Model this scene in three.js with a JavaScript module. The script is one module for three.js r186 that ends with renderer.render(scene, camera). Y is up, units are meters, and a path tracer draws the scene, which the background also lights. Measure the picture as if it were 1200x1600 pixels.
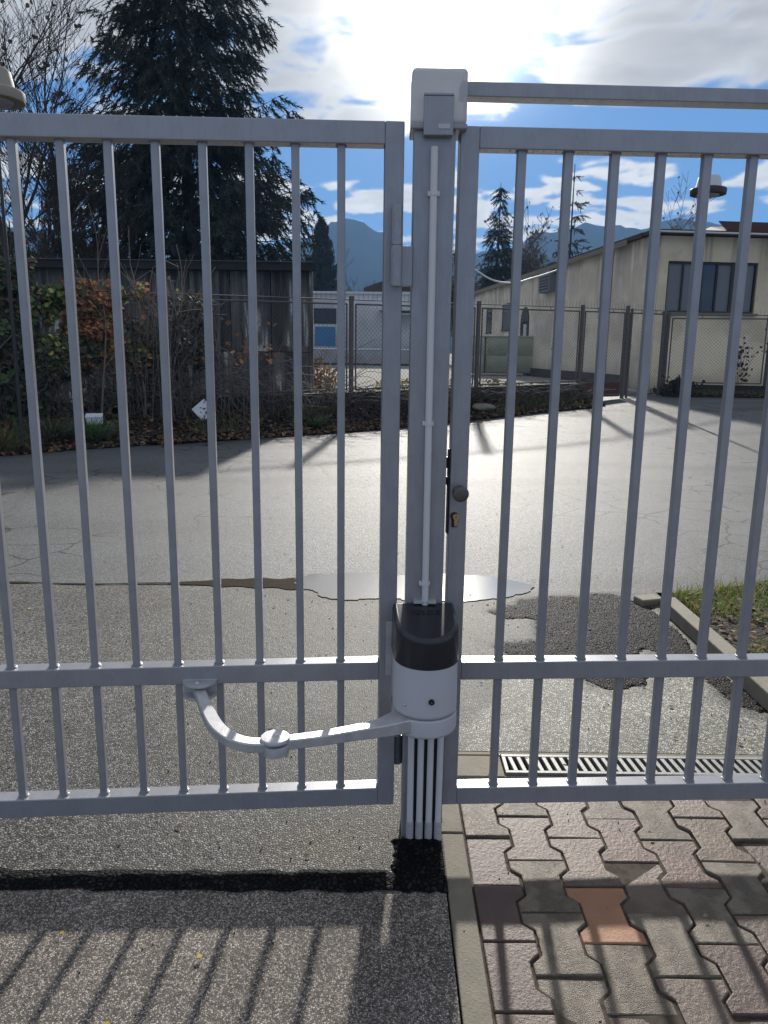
import * as THREE from 'three';
import { mergeGeometries } from 'three/addons/utils/BufferGeometryUtils.js';
import { RoundedBoxGeometry } from 'three/addons/geometries/RoundedBoxGeometry.js';
import { FontLoader } from 'three/addons/loaders/FontLoader.js';
import { TextGeometry } from 'three/addons/geometries/TextGeometry.js';

// ---------------------------------------------------------------- camera, sky, sun, exposure
const EXPOSURE = 1.6, SUN = 4.5, SUN_EL = 22.5, SUN_AZ = 4.6;
const scene = new THREE.Scene();
const camera = new THREE.PerspectiveCamera(67.3, 3 / 4, 0.05, 6000);
camera.position.set(0, 1.42, 0);
camera.rotation.order = 'YXZ';
camera.rotation.set(-11.8 * Math.PI / 180, 0, 0.0127);
const renderer = new THREE.WebGLRenderer({ antialias: true });
renderer.toneMapping = THREE.LinearToneMapping;
renderer.toneMappingExposure = EXPOSURE;
renderer.shadowMap.enabled = true;

const sunDir = new THREE.Vector3(Math.sin(SUN_AZ * Math.PI / 180) * Math.cos(SUN_EL * Math.PI / 180), Math.sin(SUN_EL * Math.PI / 180), -Math.cos(SUN_AZ * Math.PI / 180) * Math.cos(SUN_EL * Math.PI / 180));
const sun = new THREE.DirectionalLight(new THREE.Color().setRGB(1, 0.945, 0.865), SUN);
sun.position.copy(sunDir).multiplyScalar(60);
sun.castShadow = true;
sun.shadow.radius = 3.0;
sun.shadow.mapSize.set(2048, 2048);
Object.assign(sun.shadow.camera, { left: -20, right: 20, top: 20, bottom: -20, near: 1, far: 140 });
scene.add(sun, sun.target);

// ---------------------------------------------------------------- noise
function rng(seed) { let a = seed >>> 0; return () => { a = (a + 0x6d2b79f5) | 0; let t = Math.imul(a ^ (a >>> 15), 1 | a); t = (t + Math.imul(t ^ (t >>> 7), 61 | t)) ^ t; return ((t ^ (t >>> 14)) >>> 0) / 4294967296; }; }
const hash2 = (x, y, s = 0) => { let h = Math.imul(x | 0, 374761393) + Math.imul(y | 0, 668265263) + Math.imul(s | 0, 1274126177); h = Math.imul(h ^ (h >>> 13), 1274126177); return ((h ^ (h >>> 16)) >>> 0) / 4294967296; };
function vnoise(x, y, per = 0, s = 0) {              // value noise, tileable when per > 0
  const xi = Math.floor(x), yi = Math.floor(y); let fx = x - xi, fy = y - yi;
  fx = fx * fx * fx * (fx * (fx * 6 - 15) + 10); fy = fy * fy * fy * (fy * (fy * 6 - 15) + 10);
  const m = (v) => per ? ((v % per) + per) % per : v;
  const x0 = m(xi), x1 = m(xi + 1), y0 = m(yi), y1 = m(yi + 1);
  const a = hash2(x0, y0, s), b = hash2(x1, y0, s), c = hash2(x0, y1, s), d = hash2(x1, y1, s);
  return a + (b - a) * fx + (c - a) * fy + (a - b - c + d) * fx * fy;
}
function fbm(x, y, oct = 4, per = 0, s = 0) { let v = 0, a = 0.5, n = 0; for (let i = 0; i < oct; i++) { v += a * vnoise(x, y, per, s + i); n += a; a *= 0.5; x *= 2; y *= 2; per *= 2; } return v / n; }
const clamp = (x, a = 0, b = 1) => Math.min(b, Math.max(a, x));
const smooth = (a, b, x) => { const t = clamp((x - a) / (b - a)); return t * t * (3 - 2 * t); };
const mix = (a, b, t) => a + (b - a) * t;
const toS = (c) => { c = clamp(c); return Math.round(255 * (c <= 0.0031308 ? c * 12.92 : 1.055 * Math.pow(c, 1 / 2.4) - 0.055)); };

// ---------------------------------------------------------------- sky (computed, equirectangular)
{
  const W = 4096, Hh = 2048, data = new Float32Array(W * Hh * 4);
  const sx = sunDir.x, sy = sunDir.y, sz = sunDir.z;
  for (let j = 0; j < Hh; j++) {
    const el = ((j + 0.5) / Hh - 0.5) * Math.PI, dy = Math.sin(el), ce = Math.cos(el), eld = el * 180 / Math.PI;
    for (let i = 0; i < W; i++) {
      const o = (j * W + i) * 4; data[o + 3] = 1;
      if (dy < -0.01) { data[o] = 0.22; data[o + 1] = 0.22; data[o + 2] = 0.21; continue; }
      const az = ((i + 0.5) / W - 0.5) * 2 * Math.PI, dx = Math.cos(az) * ce, dz = Math.sin(az) * ce;
      const ang = Math.acos(clamp(dx * sx + dy * sy + dz * sz, -1, 1)) * 180 / Math.PI;
      // clear air
      const up = clamp(dy / 0.9);
      let r = mix(0.22, 0.045, Math.pow(up, 0.40)), g = mix(0.52, 0.175, Math.pow(up, 0.42)), b = mix(0.92, 0.50, Math.pow(up, 0.5));
      const halo = 6 * Math.exp(-(ang * ang) / 17) + 1.0 * Math.exp(-ang / 3.4) + 0.12 * Math.exp(-ang / 16);
      r += halo * 0.9; g += halo * 0.92; b += halo * 0.9;
      // clouds on a flat layer
      const k = 1 / (Math.max(dy, 0) + 0.12), px = dx * k * 1.0, pz = dz * k * 1.0;
      const wx = fbm(px * 3.1 + 7.3, pz * 3.1 + 1.7, 3, 0, 41) - 0.5, wz = fbm(px * 3.1 + 3.1, pz * 3.1 + 9.2, 3, 0, 57) - 0.5;
      const n = fbm(px * 4.6 + wx * 1.3 + 12.1, pz * 6.0 + wz * 1.3 + 5.3, 8, 0, 11);
      // coverage by height: a broken sheet overhead, a clear band, small clouds low down
      const sheetEdge = 15.6 + 4.5 * (vnoise(px * 1.7 + 4, pz * 1.7, 0, 77) - 0.5);
      const sheet = smooth(sheetEdge - 2.5, sheetEdge + 2.5, eld) * (1 - 0.15 * smooth(38, 62, eld));
      const low = (0.5 + 0.5 * smooth(6, 9, eld)) * (1 - smooth(10.6, 12.6, eld)) * (0.75 + 0.5 * vnoise(az * 5, 2, 0, 13));
      const puff = smooth(10, 12, eld) * (1 - smooth(15.0, 17.5, eld)) * (1 - sheet);
      const thr = 0.70 - 0.50 * sheet - 0.235 * low - 0.075 * puff;
      const d = clamp((n - thr) / mix(0.10, 0.24, sheet)), dens = d * d * (3 - 2 * d);
      if (dens > 0) {
        const n2 = fbm(px * 9 + wx * 2 + 3.7, pz * 12 + wz * 2 + 8.8, 5, 0, 91);
        const thick = clamp((n - thr) / 0.40);
        const lit = mix(0.95 - 0.20 * smooth(12, 17, eld), 0.58 + 0.25 * smooth(14, 9, eld), smooth(0.25, 0.95, thick)) * mix(0.80, 1.20, n2);
        const glow = 6.5 * Math.exp(-(ang * ang) / 30) + 0.30 * Math.exp(-ang / 6);
        const cr = lit * 1.0 + glow, cg = lit * 0.995 + glow * 0.97, cb = lit * 0.98 + glow * 0.88;
        const a = dens * 0.95;
        r = mix(r, cr, a); g = mix(g, cg, a); b = mix(b, cb, a);
      }
      data[o] = r / EXPOSURE * 1.0; data[o + 1] = g / EXPOSURE * 1.0; data[o + 2] = b / EXPOSURE * 1.0;
    }
  }
  const sky = new THREE.DataTexture(data, W, Hh, THREE.RGBAFormat, THREE.FloatType);
  sky.mapping = THREE.EquirectangularReflectionMapping; sky.magFilter = THREE.LinearFilter; sky.needsUpdate = true;
  scene.background = sky; scene.environment = sky;
}
scene.fog = new THREE.FogExp2(new THREE.Color().setRGB(0.30, 0.57, 1.0), 0.0005);

// ---------------------------------------------------------------- helpers
const used = {};
const numbered = (n) => { const k = used[n] = (used[n] ?? -1) + 1; return k ? n + '_' + String(k).padStart(3, '0') : n; };
function tag(o, label, category, group, kind) { if (label) o.userData.label = label; if (category) o.userData.category = category; if (group) o.userData.group = group; if (kind) o.userData.kind = kind; return o; }
function thing(name, label, category, pos = [0, 0, 0], turn = 0, group) { const o = new THREE.Group(); o.name = numbered(name); o.position.set(...pos); o.rotation.y = turn; scene.add(o); return tag(o, label, category, group); }
function obj(name, geo, m, parent = scene, label, kind) {
  const g = Array.isArray(geo) ? merge(geo) : geo, o = new THREE.Mesh(g, m);
  o.castShadow = o.receiveShadow = true; o.name = parent === scene ? numbered(name) : name; parent.add(o); return tag(o, label, null, null, kind);
}
function struct(name, geo, m, label) { const o = obj(name, geo, m); return tag(o, label, null, null, 'structure'); }
function clean(g) { g = g.index ? g.toNonIndexed() : g.clone(); for (const k of Object.keys(g.attributes)) if (!['position', 'normal', 'uv'].includes(k)) g.deleteAttribute(k); if (!g.attributes.uv) g.setAttribute('uv', new THREE.BufferAttribute(new Float32Array(g.attributes.position.count * 2), 2)); g.groups.length = 0; return g; }
const merge = (list) => mergeGeometries(list.map(clean));
function uvBox(g, s = 1, ox = 0, oy = 0) {              // uv in metres by the face's main axis
  g = clean(g); const p = g.attributes.position, n = g.attributes.normal, uv = g.attributes.uv;
  for (let i = 0; i < p.count; i++) {
    const ax = Math.abs(n.getX(i)), ay = Math.abs(n.getY(i)), az = Math.abs(n.getZ(i));
    let u, v; if (ay >= ax && ay >= az) { u = p.getX(i); v = p.getZ(i); } else if (ax > az) { u = p.getZ(i); v = p.getY(i); } else { u = p.getX(i); v = p.getY(i); }
    uv.setXY(i, u * s + ox, v * s + oy);
  } return g;
}
const box = (w, h, d, x = 0, y = 0, z = 0, r = 0) => (r ? new RoundedBoxGeometry(w, h, d, 2, r) : new THREE.BoxGeometry(w, h, d)).translate(x, y, z);
const cyl = (r0, r1, h, x = 0, y = 0, z = 0, n = 20) => new THREE.CylinderGeometry(r1, r0, h, n).translate(x, y, z);
function rod(a, b, r0, r1 = r0, n = 5) { const A = new THREE.Vector3(...a), B = new THREE.Vector3(...b), d = B.clone().sub(A), L = d.length(); const g = new THREE.CylinderGeometry(r1, r0, L, n, 1, n < 4); g.translate(0, L / 2, 0); g.applyQuaternion(new THREE.Quaternion().setFromUnitVectors(new THREE.Vector3(0, 1, 0), d.normalize())); return g.translate(A.x, A.y, A.z); }
const tube = (pts, r, seg = 24, n = 6) => new THREE.TubeGeometry(new THREE.CatmullRomCurve3(pts.map((p) => new THREE.Vector3(...p))), seg, r, n);
function geoFrom(pos, idx, uv, col) { const g = new THREE.BufferGeometry(); g.setAttribute('position', new THREE.Float32BufferAttribute(pos, 3)); if (uv) g.setAttribute('uv', new THREE.Float32BufferAttribute(uv, 2)); if (col) g.setAttribute('color', new THREE.Float32BufferAttribute(col, 3)); g.setIndex(idx); g.computeVertexNormals(); return g; }
function gridSheet(nu, nv, f, colorOf, s = 1) {        // f(u,v) -> [x,y,z]; uv in metres from x,z
  const pos = [], uv = [], idx = [], col = colorOf ? [] : null;
  for (let j = 0; j <= nv; j++) for (let i = 0; i <= nu; i++) { const p = f(i / nu, j / nv); pos.push(...p); uv.push(p[0] * s, p[2] * s); if (col) col.push(...colorOf(p[0], p[2], p[1])); }
  for (let j = 0; j < nv; j++) for (let i = 0; i < nu; i++) { const a = j * (nu + 1) + i, b = a + 1, c = a + nu + 1, d = c + 1; idx.push(a, b, d, a, d, c); }
  const g = geoFrom(pos, idx, uv, col); if (g.attributes.normal.getY(0) < 0) { for (let k = 0; k < idx.length; k += 3) { const t = idx[k]; idx[k] = idx[k + 1]; idx[k + 1] = t; } g.setIndex(idx); g.computeVertexNormals(); } return g;
}
function prism(outline, y0, y1, bevel = 0) {            // outline [[x,z]...] as a solid from y0 to y1, softened top edge
  const sh = new THREE.Shape(outline.map(([x, z]) => new THREE.Vector2(x, -z)));
  const g = new THREE.ExtrudeGeometry(sh, { depth: y1 - y0 - bevel, bevelEnabled: bevel > 0, bevelThickness: bevel, bevelSize: bevel, bevelOffset: -bevel, bevelSegments: 2, curveSegments: 8 });
  return g.rotateX(-Math.PI / 2).translate(0, y0, 0);
}
function insts(name, geo, m, list, parent, colors) {    // list of Matrix4; uncountable small pieces
  const o = new THREE.InstancedMesh(geo, m, list.length); list.forEach((M, i) => { o.setMatrixAt(i, M); if (colors) o.setColorAt(i, colors[i]); });
  o.name = parent === scene ? numbered(name) : name; o.userData.kind = 'stuff'; o.castShadow = o.receiveShadow = true; parent.add(o); return o;
}
const M4 = (x, y, z, rx = 0, ry = 0, rz = 0, sx = 1, sy = sx, sz = sx) => new THREE.Matrix4().compose(new THREE.Vector3(x, y, z), new THREE.Quaternion().setFromEuler(new THREE.Euler(rx, ry, rz, 'YXZ')), new THREE.Vector3(sx, sy, sz));
const RGB = (r, g, b) => new THREE.Color().setRGB(r, g, b);
const ground = (x, z) => { const s = x - z - 15; const sp = s > 8 ? s : Math.log(1 + Math.exp(s * 1.2)) / 1.2; const h = 0.035 * Math.max(0, sp); return h < 0.3 ? h : 0.3 + 0.15 * (1 - Math.exp(-(h - 0.3) / 0.15)); };

// ---------------------------------------------------------------- textures
function tex(n, f, srgb = true, rep = 1) {
  const d = new Uint8Array(n * n * 4);
  for (let j = 0; j < n; j++) for (let i = 0; i < n; i++) { const c = f(i / n, j / n, i, j), o = (j * n + i) * 4; if (srgb) { d[o] = toS(c[0]); d[o + 1] = toS(c[1]); d[o + 2] = toS(c[2]); } else { const v = clamp(c) * 255; d[o] = d[o + 1] = d[o + 2] = v; } d[o + 3] = 255; }
  const t = new THREE.DataTexture(d, n, n, THREE.RGBAFormat); t.wrapS = t.wrapT = THREE.RepeatWrapping; t.magFilter = THREE.LinearFilter; t.minFilter = THREE.LinearMipmapLinearFilter; t.generateMipmaps = true; t.repeat.set(rep, rep);
  if (srgb) t.colorSpace = THREE.SRGBColorSpace; t.needsUpdate = true; return t;
}
function stones(n, cells, seed) {                        // F1, F2-F1 and the cell's own number, tileable
  const F = new Float32Array(n * n), E = new Float32Array(n * n), C = new Float32Array(n * n);
  for (let j = 0; j < n; j++) for (let i = 0; i < n; i++) {
    const x = i / n * cells, y = j / n * cells, xi = Math.floor(x), yi = Math.floor(y); let f1 = 9, f2 = 9, c = 0;
    for (let b = -1; b <= 1; b++) for (let a = -1; a <= 1; a++) { const cx = (xi + a + cells) % cells, cy = (yi + b + cells) % cells; const dx = xi + a + hash2(cx, cy, seed) - x, dy = yi + b + hash2(cx, cy, seed + 1) - y, d = dx * dx + dy * dy; if (d < f1) { f2 = f1; f1 = d; c = hash2(cx, cy, seed + 2); } else if (d < f2) f2 = d; }
    const o = j * n + i; F[o] = Math.sqrt(f1); E[o] = Math.sqrt(f2) - Math.sqrt(f1); C[o] = c;
  } return { F, E, C };
}
const N = 1024, st = stones(N, 200, 5), st2 = stones(N, 64, 15);
// asphalt: 1.5 m a tile, stones of about 10 mm
const asphaltMap = tex(N, (u, v, i, j) => { const o = j * N + i, big = fbm(u * 6, v * 6, 3, 6, 3), s = st.C[o], e = smooth(0.05, 0.3, st.E[o]); const t = mix(0.022, mix(0.07, 0.34, Math.pow(s, 2.0)), e) * mix(0.72, 1.28, big) * mix(0.85, 1.15, hash2(i, j, 8)); return [t * 1.03, t, t * 0.93]; }, true, 1 / 1.5);
const asphaltBump = tex(N, (u, v, i, j) => { const o = j * N + i; return 0.55 * smooth(0.0, 0.45, st.E[o]) * mix(0.4, 1, st.C[o]) + 0.3 * fbm(u * 30, v * 30, 3, 30, 9) + 0.1 * hash2(i, j, 4); }, false, 1 / 1.5);
const gravelMap = tex(N, (u, v, i, j) => { const o = j * N + i, s = st2.C[o], e = smooth(0.04, 0.35, st2.E[o]); const t = mix(0.012, mix(0.025, 0.085, s * s), e) * mix(0.75, 1.3, fbm(u * 8, v * 8, 3, 8, 33)); return [t, t, t * 1.02]; }, true, 1 / 0.9);
const gravelBump = tex(N, (u, v, i, j) => { const o = j * N + i; return 0.8 * smooth(0, 0.6, st2.E[o]) * mix(0.35, 1, st2.C[o]) + 0.2 * hash2(i >> 1, j >> 1, 3); }, false, 1 / 0.9);
// older road: fine cracks between warped cells, 7 m a tile
const NR = 1536, cr = stones(NR, 15, 71);
const field = (n, f) => { const a = new Float32Array(n * n); for (let j = 0; j < n; j++) for (let i = 0; i < n; i++) a[j * n + i] = f(i / n, j / n); return a; };
const lut = (a, n, u, v) => a[(Math.floor(v * n) % n) * n + (Math.floor(u * n) % n)];
const warpU = field(384, (u, v) => fbm(u * 24, v * 24, 3, 24, 61)), warpV = field(384, (u, v) => fbm(u * 24, v * 24, 3, 24, 67)), bigF = field(256, (u, v) => fbm(u * 7, v * 7, 4, 7, 3)), crackW = field(256, (u, v) => fbm(u * 5, v * 5, 2, 5, 5));
const cracks = field(NR, (u, v) => { const wu = u + 0.024 * (lut(warpU, 384, u, v) - 0.5), wv = v + 0.024 * (lut(warpV, 384, u, v) - 0.5); const i = ((Math.floor(wu * NR) % NR) + NR) % NR, j = ((Math.floor(wv * NR) % NR) + NR) % NR, w = lut(crackW, 256, u, v); return (1 - smooth(0.0, 0.055 * smooth(0.38, 0.66, w) + 0.006, cr.E[j * NR + i])) * smooth(0.30, 0.50, w); });
const roadMap = tex(NR, (u, v, i, j) => { const g = hash2(i, j, 7), h2 = hash2(i >> 1, j >> 1, 17), big = lut(bigF, 256, u, v), c = cracks[j * NR + i]; const t = mix(0.05, 0.24, Math.pow(g * 0.5 + h2 * 0.5, 1.3)) * mix(0.75, 1.2, big) * (1 - 0.85 * c); return [t * 1.02, t, t * 0.95]; }, true, 1 / 7);
const grainMap = tex(512, (u, v, i, j) => { const t = 0.72 + 0.28 * fbm(u * 8, v * 8, 4, 8, 1) - 0.22 * Math.pow(hash2(i, j, 2), 4); return [t, t, t]; });
const grainBump = tex(512, (u, v, i, j) => 0.6 * fbm(u * 64, v * 64, 3, 64, 1) + 0.4 * hash2(i, j, 5), false);
// rough worn paver tops
const pitBump = tex(512, (u, v, i, j) => { const f = fbm(u * 48, v * 48, 4, 48, 8); return smooth(0.25, 0.62, f) * 0.8 + 0.2 * hash2(i >> 1, j >> 1, 5); }, false);
const pitMap = tex(512, (u, v, i, j) => { const f = fbm(u * 48, v * 48, 4, 48, 8), g = fbm(u * 5, v * 5, 3, 5, 18); const t = mix(0.45, 1, smooth(0.25, 0.6, f)) * mix(0.7, 1.05, g) * mix(0.8, 1, hash2(i, j, 3)); return [t, t * 0.98, t * 0.93]; });
// stained plaster, 8 m a tile; dark stained concrete, 4 m a tile
const plasterMap = tex(N, (u, v) => { const a = fbm(u * 6, v * 6, 5, 6, 2), s = fbm(u * 40, v * 3, 4, 0, 12), drip = smooth(0.52, 0.66, fbm(u * 30, 1.5 + v * 1.2, 4, 0, 22)) * smooth(0.36, 0.62, v), foot = smooth(0.16, 0.02, v + 0.10 * (fbm(u * 14, v * 8, 4, 14, 32) - 0.5)), blot = smooth(0.55, 0.63, fbm(u * 11, v * 11, 5, 11, 42)); const t = mix(0.78, 1, smooth(0.25, 0.62, a)) * (1 - 0.36 * drip) * (1 - 0.45 * foot) * (1 - 0.10 * blot) * mix(0.96, 1.0, s); return [t, t * mix(0.96, 1, a), t * mix(0.92, 1, a)]; }, true, 1 / 8);
const slabMap = tex(N, (u, v) => { const a = fbm(u * 40, v * 2.5, 4, 0, 2), b = fbm(u * 9, v * 5, 5, 9, 3), c = fbm(u * 90, v * 12, 3, 90, 5); const t = mix(0.045, 0.17, smooth(0.35, 0.75, a * 0.6 + b * 0.4)) + 0.30 * smooth(0.60, 0.74, a) * smooth(0.44, 0.6, b) + 0.03 * (c - 0.5); return [t, t * 0.96, t * 0.9]; }, true, 1 / 4);
const rustMap = tex(512, (u, v, i, j) => { const a = fbm(u * 12, v * 12, 5, 12, 2), k = smooth(0.52, 0.66, a); return [mix(0.125, 0.13, k), mix(0.12, 0.085, k), mix(0.115, 0.058, k)]; }, true, 1 / 0.7);
const paintMap = tex(512, (u, v, i, j) => { const a = fbm(u * 6, v * 6, 5, 6, 4), b = fbm(u * 48, v * 4, 4, 0, 14); const t = mix(0.93, 1.0, smooth(0.3, 0.6, a)) * mix(0.955, 1.0, smooth(0.35, 0.6, b)); return [t, t, t * 0.995]; });
const barkMap = tex(512, (u, v) => { const t = mix(0.4, 1, fbm(u * 30, v * 6, 4, 0, 4)); return [t, t, t]; });

// ---------------------------------------------------------------- materials
const again = (t, r) => { const c = t.clone(); c.repeat.set(r, r); c.needsUpdate = true; return c; };
const std = (c, rough = 0.8, o = {}) => new THREE.MeshStandardMaterial({ color: RGB(...c), roughness: rough, ...o });
const phys = (c, rough, o = {}) => new THREE.MeshPhysicalMaterial({ color: RGB(...c), roughness: rough, ...o });
const M = {
  paint: std([0.315, 0.318, 0.345], 0.32, { map: paintMap, metalness: 0.25, bumpMap: grainBump, bumpScale: 0.00012 }),
  steel: std([0.55, 0.54, 0.52], 0.35, { metalness: 0.8 }),
  pvc: std([0.62, 0.61, 0.62], 0.45), pvcTip: std([0.5, 0.48, 0.48], 0.6, { map: grainMap }),
  housing: std([0.50, 0.50, 0.53], 0.42, { bumpMap: grainBump, bumpScale: 0.0001 }), cover: std([0.020, 0.021, 0.026], 0.24, { bumpMap: grainBump, bumpScale: 0.00012 }),
  alu: std([0.58, 0.58, 0.60], 0.38, { metalness: 0.35, map: grainMap, bumpMap: grainBump, bumpScale: 0.0003 }),
  black: std([0.012, 0.012, 0.014], 0.5), knob: std([0.12, 0.10, 0.09], 0.45, { metalness: 0.4 }), brass: std([0.55, 0.40, 0.20], 0.35, { metalness: 0.9 }),
  lens: phys([0.58, 0.585, 0.60], 0.5, { transmission: 0.31, thickness: 0 }),
  apron: phys([0.92, 0.93, 0.92], 0.60, { map: asphaltMap, bumpMap: asphaltBump, bumpScale: 0.0038, vertexColors: true, specularIntensity: 0.22 }),
  road: phys([0.86, 0.92, 1.0], 0.60, { map: roadMap, bumpMap: asphaltBump, bumpScale: 0.0045, vertexColors: true, specularIntensity: 0.24 }),
  drive: phys([1.50, 1.38, 1.32], 0.75, { map: again(asphaltMap, 1.12), bumpMap: again(asphaltBump, 1.12), bumpScale: 0.0009, vertexColors: true, specularIntensity: 0.35 }),
  gravel: phys([0.33, 0.335, 0.35], 0.6, { map: gravelMap, bumpMap: gravelBump, bumpScale: 0.007, specularIntensity: 0.08 }),
  water: phys([0.27, 0.25, 0.22], 0.085, { ior: 1.55 }),
  mud: phys([0.035, 0.024, 0.014], 0.9, { specularIntensity: 0.1, map: grainMap, bumpMap: grainBump, bumpScale: 0.004 }),
  concrete: std([0.225, 0.20, 0.15], 0.8, { map: grainMap, bumpMap: grainBump, bumpScale: 0.0015 }),
  concreteDark: std([0.055, 0.05, 0.045], 0.9, { map: pitMap, bumpMap: pitBump, bumpScale: 0.01 }),
  grate: std([0.23, 0.232, 0.222], 0.55, { map: grainMap, bumpMap: grainBump, bumpScale: 0.0006, metalness: 0.2 }),
  sand: std([0.085, 0.066, 0.048], 0.95, { map: pitMap }),
  soil: std([0.05, 0.036, 0.024], 0.95, { map: pitMap, bumpMap: pitBump, bumpScale: 0.03 }),
  yard: phys([0.30, 0.29, 0.265], 0.95, { map: grainMap, specularIntensity: 0.15 }),
  plaster: std([0.76, 0.69, 0.56], 0.9, { map: plasterMap }), facade: std([0.86, 0.73, 0.52], 0.9, { map: plasterMap }), white: std([0.62, 0.63, 0.65], 0.85, { map: plasterMap }),
  slab: std([1, 1, 1], 0.9, { map: slabMap, bumpMap: pitBump, bumpScale: 0.004 }), tarDark: std([0.022, 0.021, 0.022], 0.85, { map: grainMap }),
  tile: std([0.10, 0.045, 0.035], 0.8, { map: grainMap }), roofDark: std([0.045, 0.03, 0.028], 0.8), pipeRed: std([0.11, 0.04, 0.04], 0.6),
  glass: phys([0.05, 0.06, 0.075], 0.06, { ior: 1.5 }), frameDark: std([0.03, 0.028, 0.028], 0.6), curtain: std([0.17, 0.18, 0.20], 0.7),
  rusty: std([1, 1, 1], 0.75, { map: rustMap, metalness: 0.2 }), wire: std([0.10, 0.105, 0.10], 0.6, { metalness: 0.4 }), rustPlate: std([0.13, 0.045, 0.035], 0.8, { map: pitMap }),
  green: std([0.50, 0.55, 0.40], 0.6, { map: plasterMap }), blue: std([0.05, 0.17, 0.36], 0.6),
  bark: std([0.075, 0.06, 0.05], 0.95, { map: barkMap }), twig: std([0.06, 0.05, 0.044], 0.9), paleTwig: std([0.16, 0.135, 0.115], 0.9),
  needle: std([0.030, 0.045, 0.032], 0.85), leaf: phys([1, 1, 1], 0.8, { transmission: 0.35, thickness: 0 }), blade: phys([1, 1, 1], 0.8, { transmission: 0.3, thickness: 0 }),
  litter: std([1, 1, 1], 0.85), forest: phys([0.026, 0.033, 0.03], 1, { vertexColors: true, specularIntensity: 0 }), lampBeige: std([0.30, 0.26, 0.21], 0.6), lampWhite: std([0.55, 0.56, 0.58], 0.5), lampDark: std([0.04, 0.03, 0.028], 0.6),
  paper: std([0.72, 0.72, 0.74], 0.8), cable: std([0.66, 0.66, 0.66], 0.5), drop: phys([0.9, 0.9, 0.9], 0.02, { transmission: 1, thickness: 0.004, ior: 1.33 }),
};
M.leaf.side = M.blade.side = M.needle.side = M.litter.side = THREE.DoubleSide;

// ---------------------------------------------------------------- setting: ground, roads
{ // great ground sheet to the horizon, paved yard colour near by
  const g = gridSheet(72, 60, (u, v) => { const a = u * Math.PI * 2, r = 1500 * Math.pow(v, 3.2) + v * 8; const x = Math.sin(a) * r, z = -Math.cos(a) * r - 14; return [x, (z < -6 ? ground(x, z) : 0) - 0.06 - 0.2 * smooth(14, 0, Math.hypot(x, z + 0)), z]; });
  struct('ground', g, M.yard);
}
// where the far road ends, as z of x
const edge = [[-30, -4.9], [-14, -5.2], [-8, -8.4], [-5.11, -10.1], [-4.5, -10.75], [-3.8, -11.35], [-2.98, -11.85], [-2.11, -12.55], [-0.59, -13.76], [0.47, -14.7], [1.8, -15.6], [3.3, -16.6], [4.6, -17.3], [5.0, -17.75], [5.12, -18.9], [5.2, -21.5], [6.9, -22.2], [7.05, -20.0], [8.0, -19.5], [11, -18.95], [15, -18.3], [34, -16]];
const edgeAt = (x) => { for (let i = 1; i < edge.length; i++) if (x <= edge[i][0]) { const t = (x - edge[i - 1][0]) / (edge[i][0] - edge[i - 1][0]); return mix(edge[i - 1][1], edge[i][1], t); } return edge.at(-1)[1]; };
const wav = (x, z) => 0.10 * (vnoise(x * 2.3, z * 2.3, 0, 5) - 0.5);
const JOINT = -4.5;
{
  const tint = (x, z) => { const b = 0.78 + 0.36 * fbm(x * 0.35 + 3, z * 0.8, 4, 0, 31); const track = 1 - 0.34 * smooth(0.62, 0.72, fbm(x * 0.12, z * 1.3 + 9, 3, 0, 61)); const dirt = mix(0.6, 1, smooth(0.0, 1.2, z - edgeAt(x) + 0.5 * vnoise(x * 2, z * 2, 0, 3))); return [b * track * dirt, b * track * dirt, b * track * dirt * 0.98]; };
  const seg = 220;
  struct('road', gridSheet(seg, 60, (u, v) => { const x = mix(-24, 26, u), ze = edgeAt(x) + wav(x, 0), z = mix(JOINT + 0.03 * (vnoise(x * 3, 1, 0, 9) - 0.5), ze, Math.pow(v, 1.15)); return [x, ground(x, z) + 0.002, z]; }, tint), M.road);
}
const inPoly = (x, z, P) => { let c = false; for (let i = 0, j = P.length - 1; i < P.length; j = i++) if ((P[i][1] > z) !== (P[j][1] > z) && x < (P[j][0] - P[i][0]) * (z - P[i][1]) / (P[j][1] - P[i][1]) + P[i][0]) c = !c; return c; };
const distPoly = (x, z, P) => { let d = 9; for (let i = 0, j = P.length - 1; i < P.length; j = i++) { const ax = P[j][0], az = P[j][1], bx = P[i][0] - ax, bz = P[i][1] - az, t = clamp(((x - ax) * bx + (z - az) * bz) / (bx * bx + bz * bz)); d = Math.min(d, Math.hypot(x - ax - t * bx, z - az - t * bz)); } return inPoly(x, z, P) ? d : -d; };
const patchA = [[0.60, -4.08], [0.80, -4.30], [0.95, -4.36], [1.39, -4.44], [1.52, -4.22], [1.56, -3.80], [1.53, -3.47], [1.41, -3.43], [1.30, -3.55], [1.10, -3.40], [0.62, -3.41], [0.55, -3.60], [0.77, -3.68], [0.83, -3.98], [0.69, -4.0]];
const patchB = [[0.86, -3.30], [0.93, -3.14], [1.02, -3.10], [1.14, -3.13], [1.21, -3.28]], patchC = [[1.42, -3.30], [1.46, -3.06], [1.50, -2.92], [1.57, -2.90], [1.57, -3.36]];
const pale = [[0.30, -2.72], [0.38, -2.86], [0.47, -3.0], [0.51, -3.2], [0.60, -3.34], [1.10, -3.34], [1.30, -3.48], [1.6, -3.4], [3.4, -3.3], [3.4, -2.2], [0.2, -2.2]];
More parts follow.
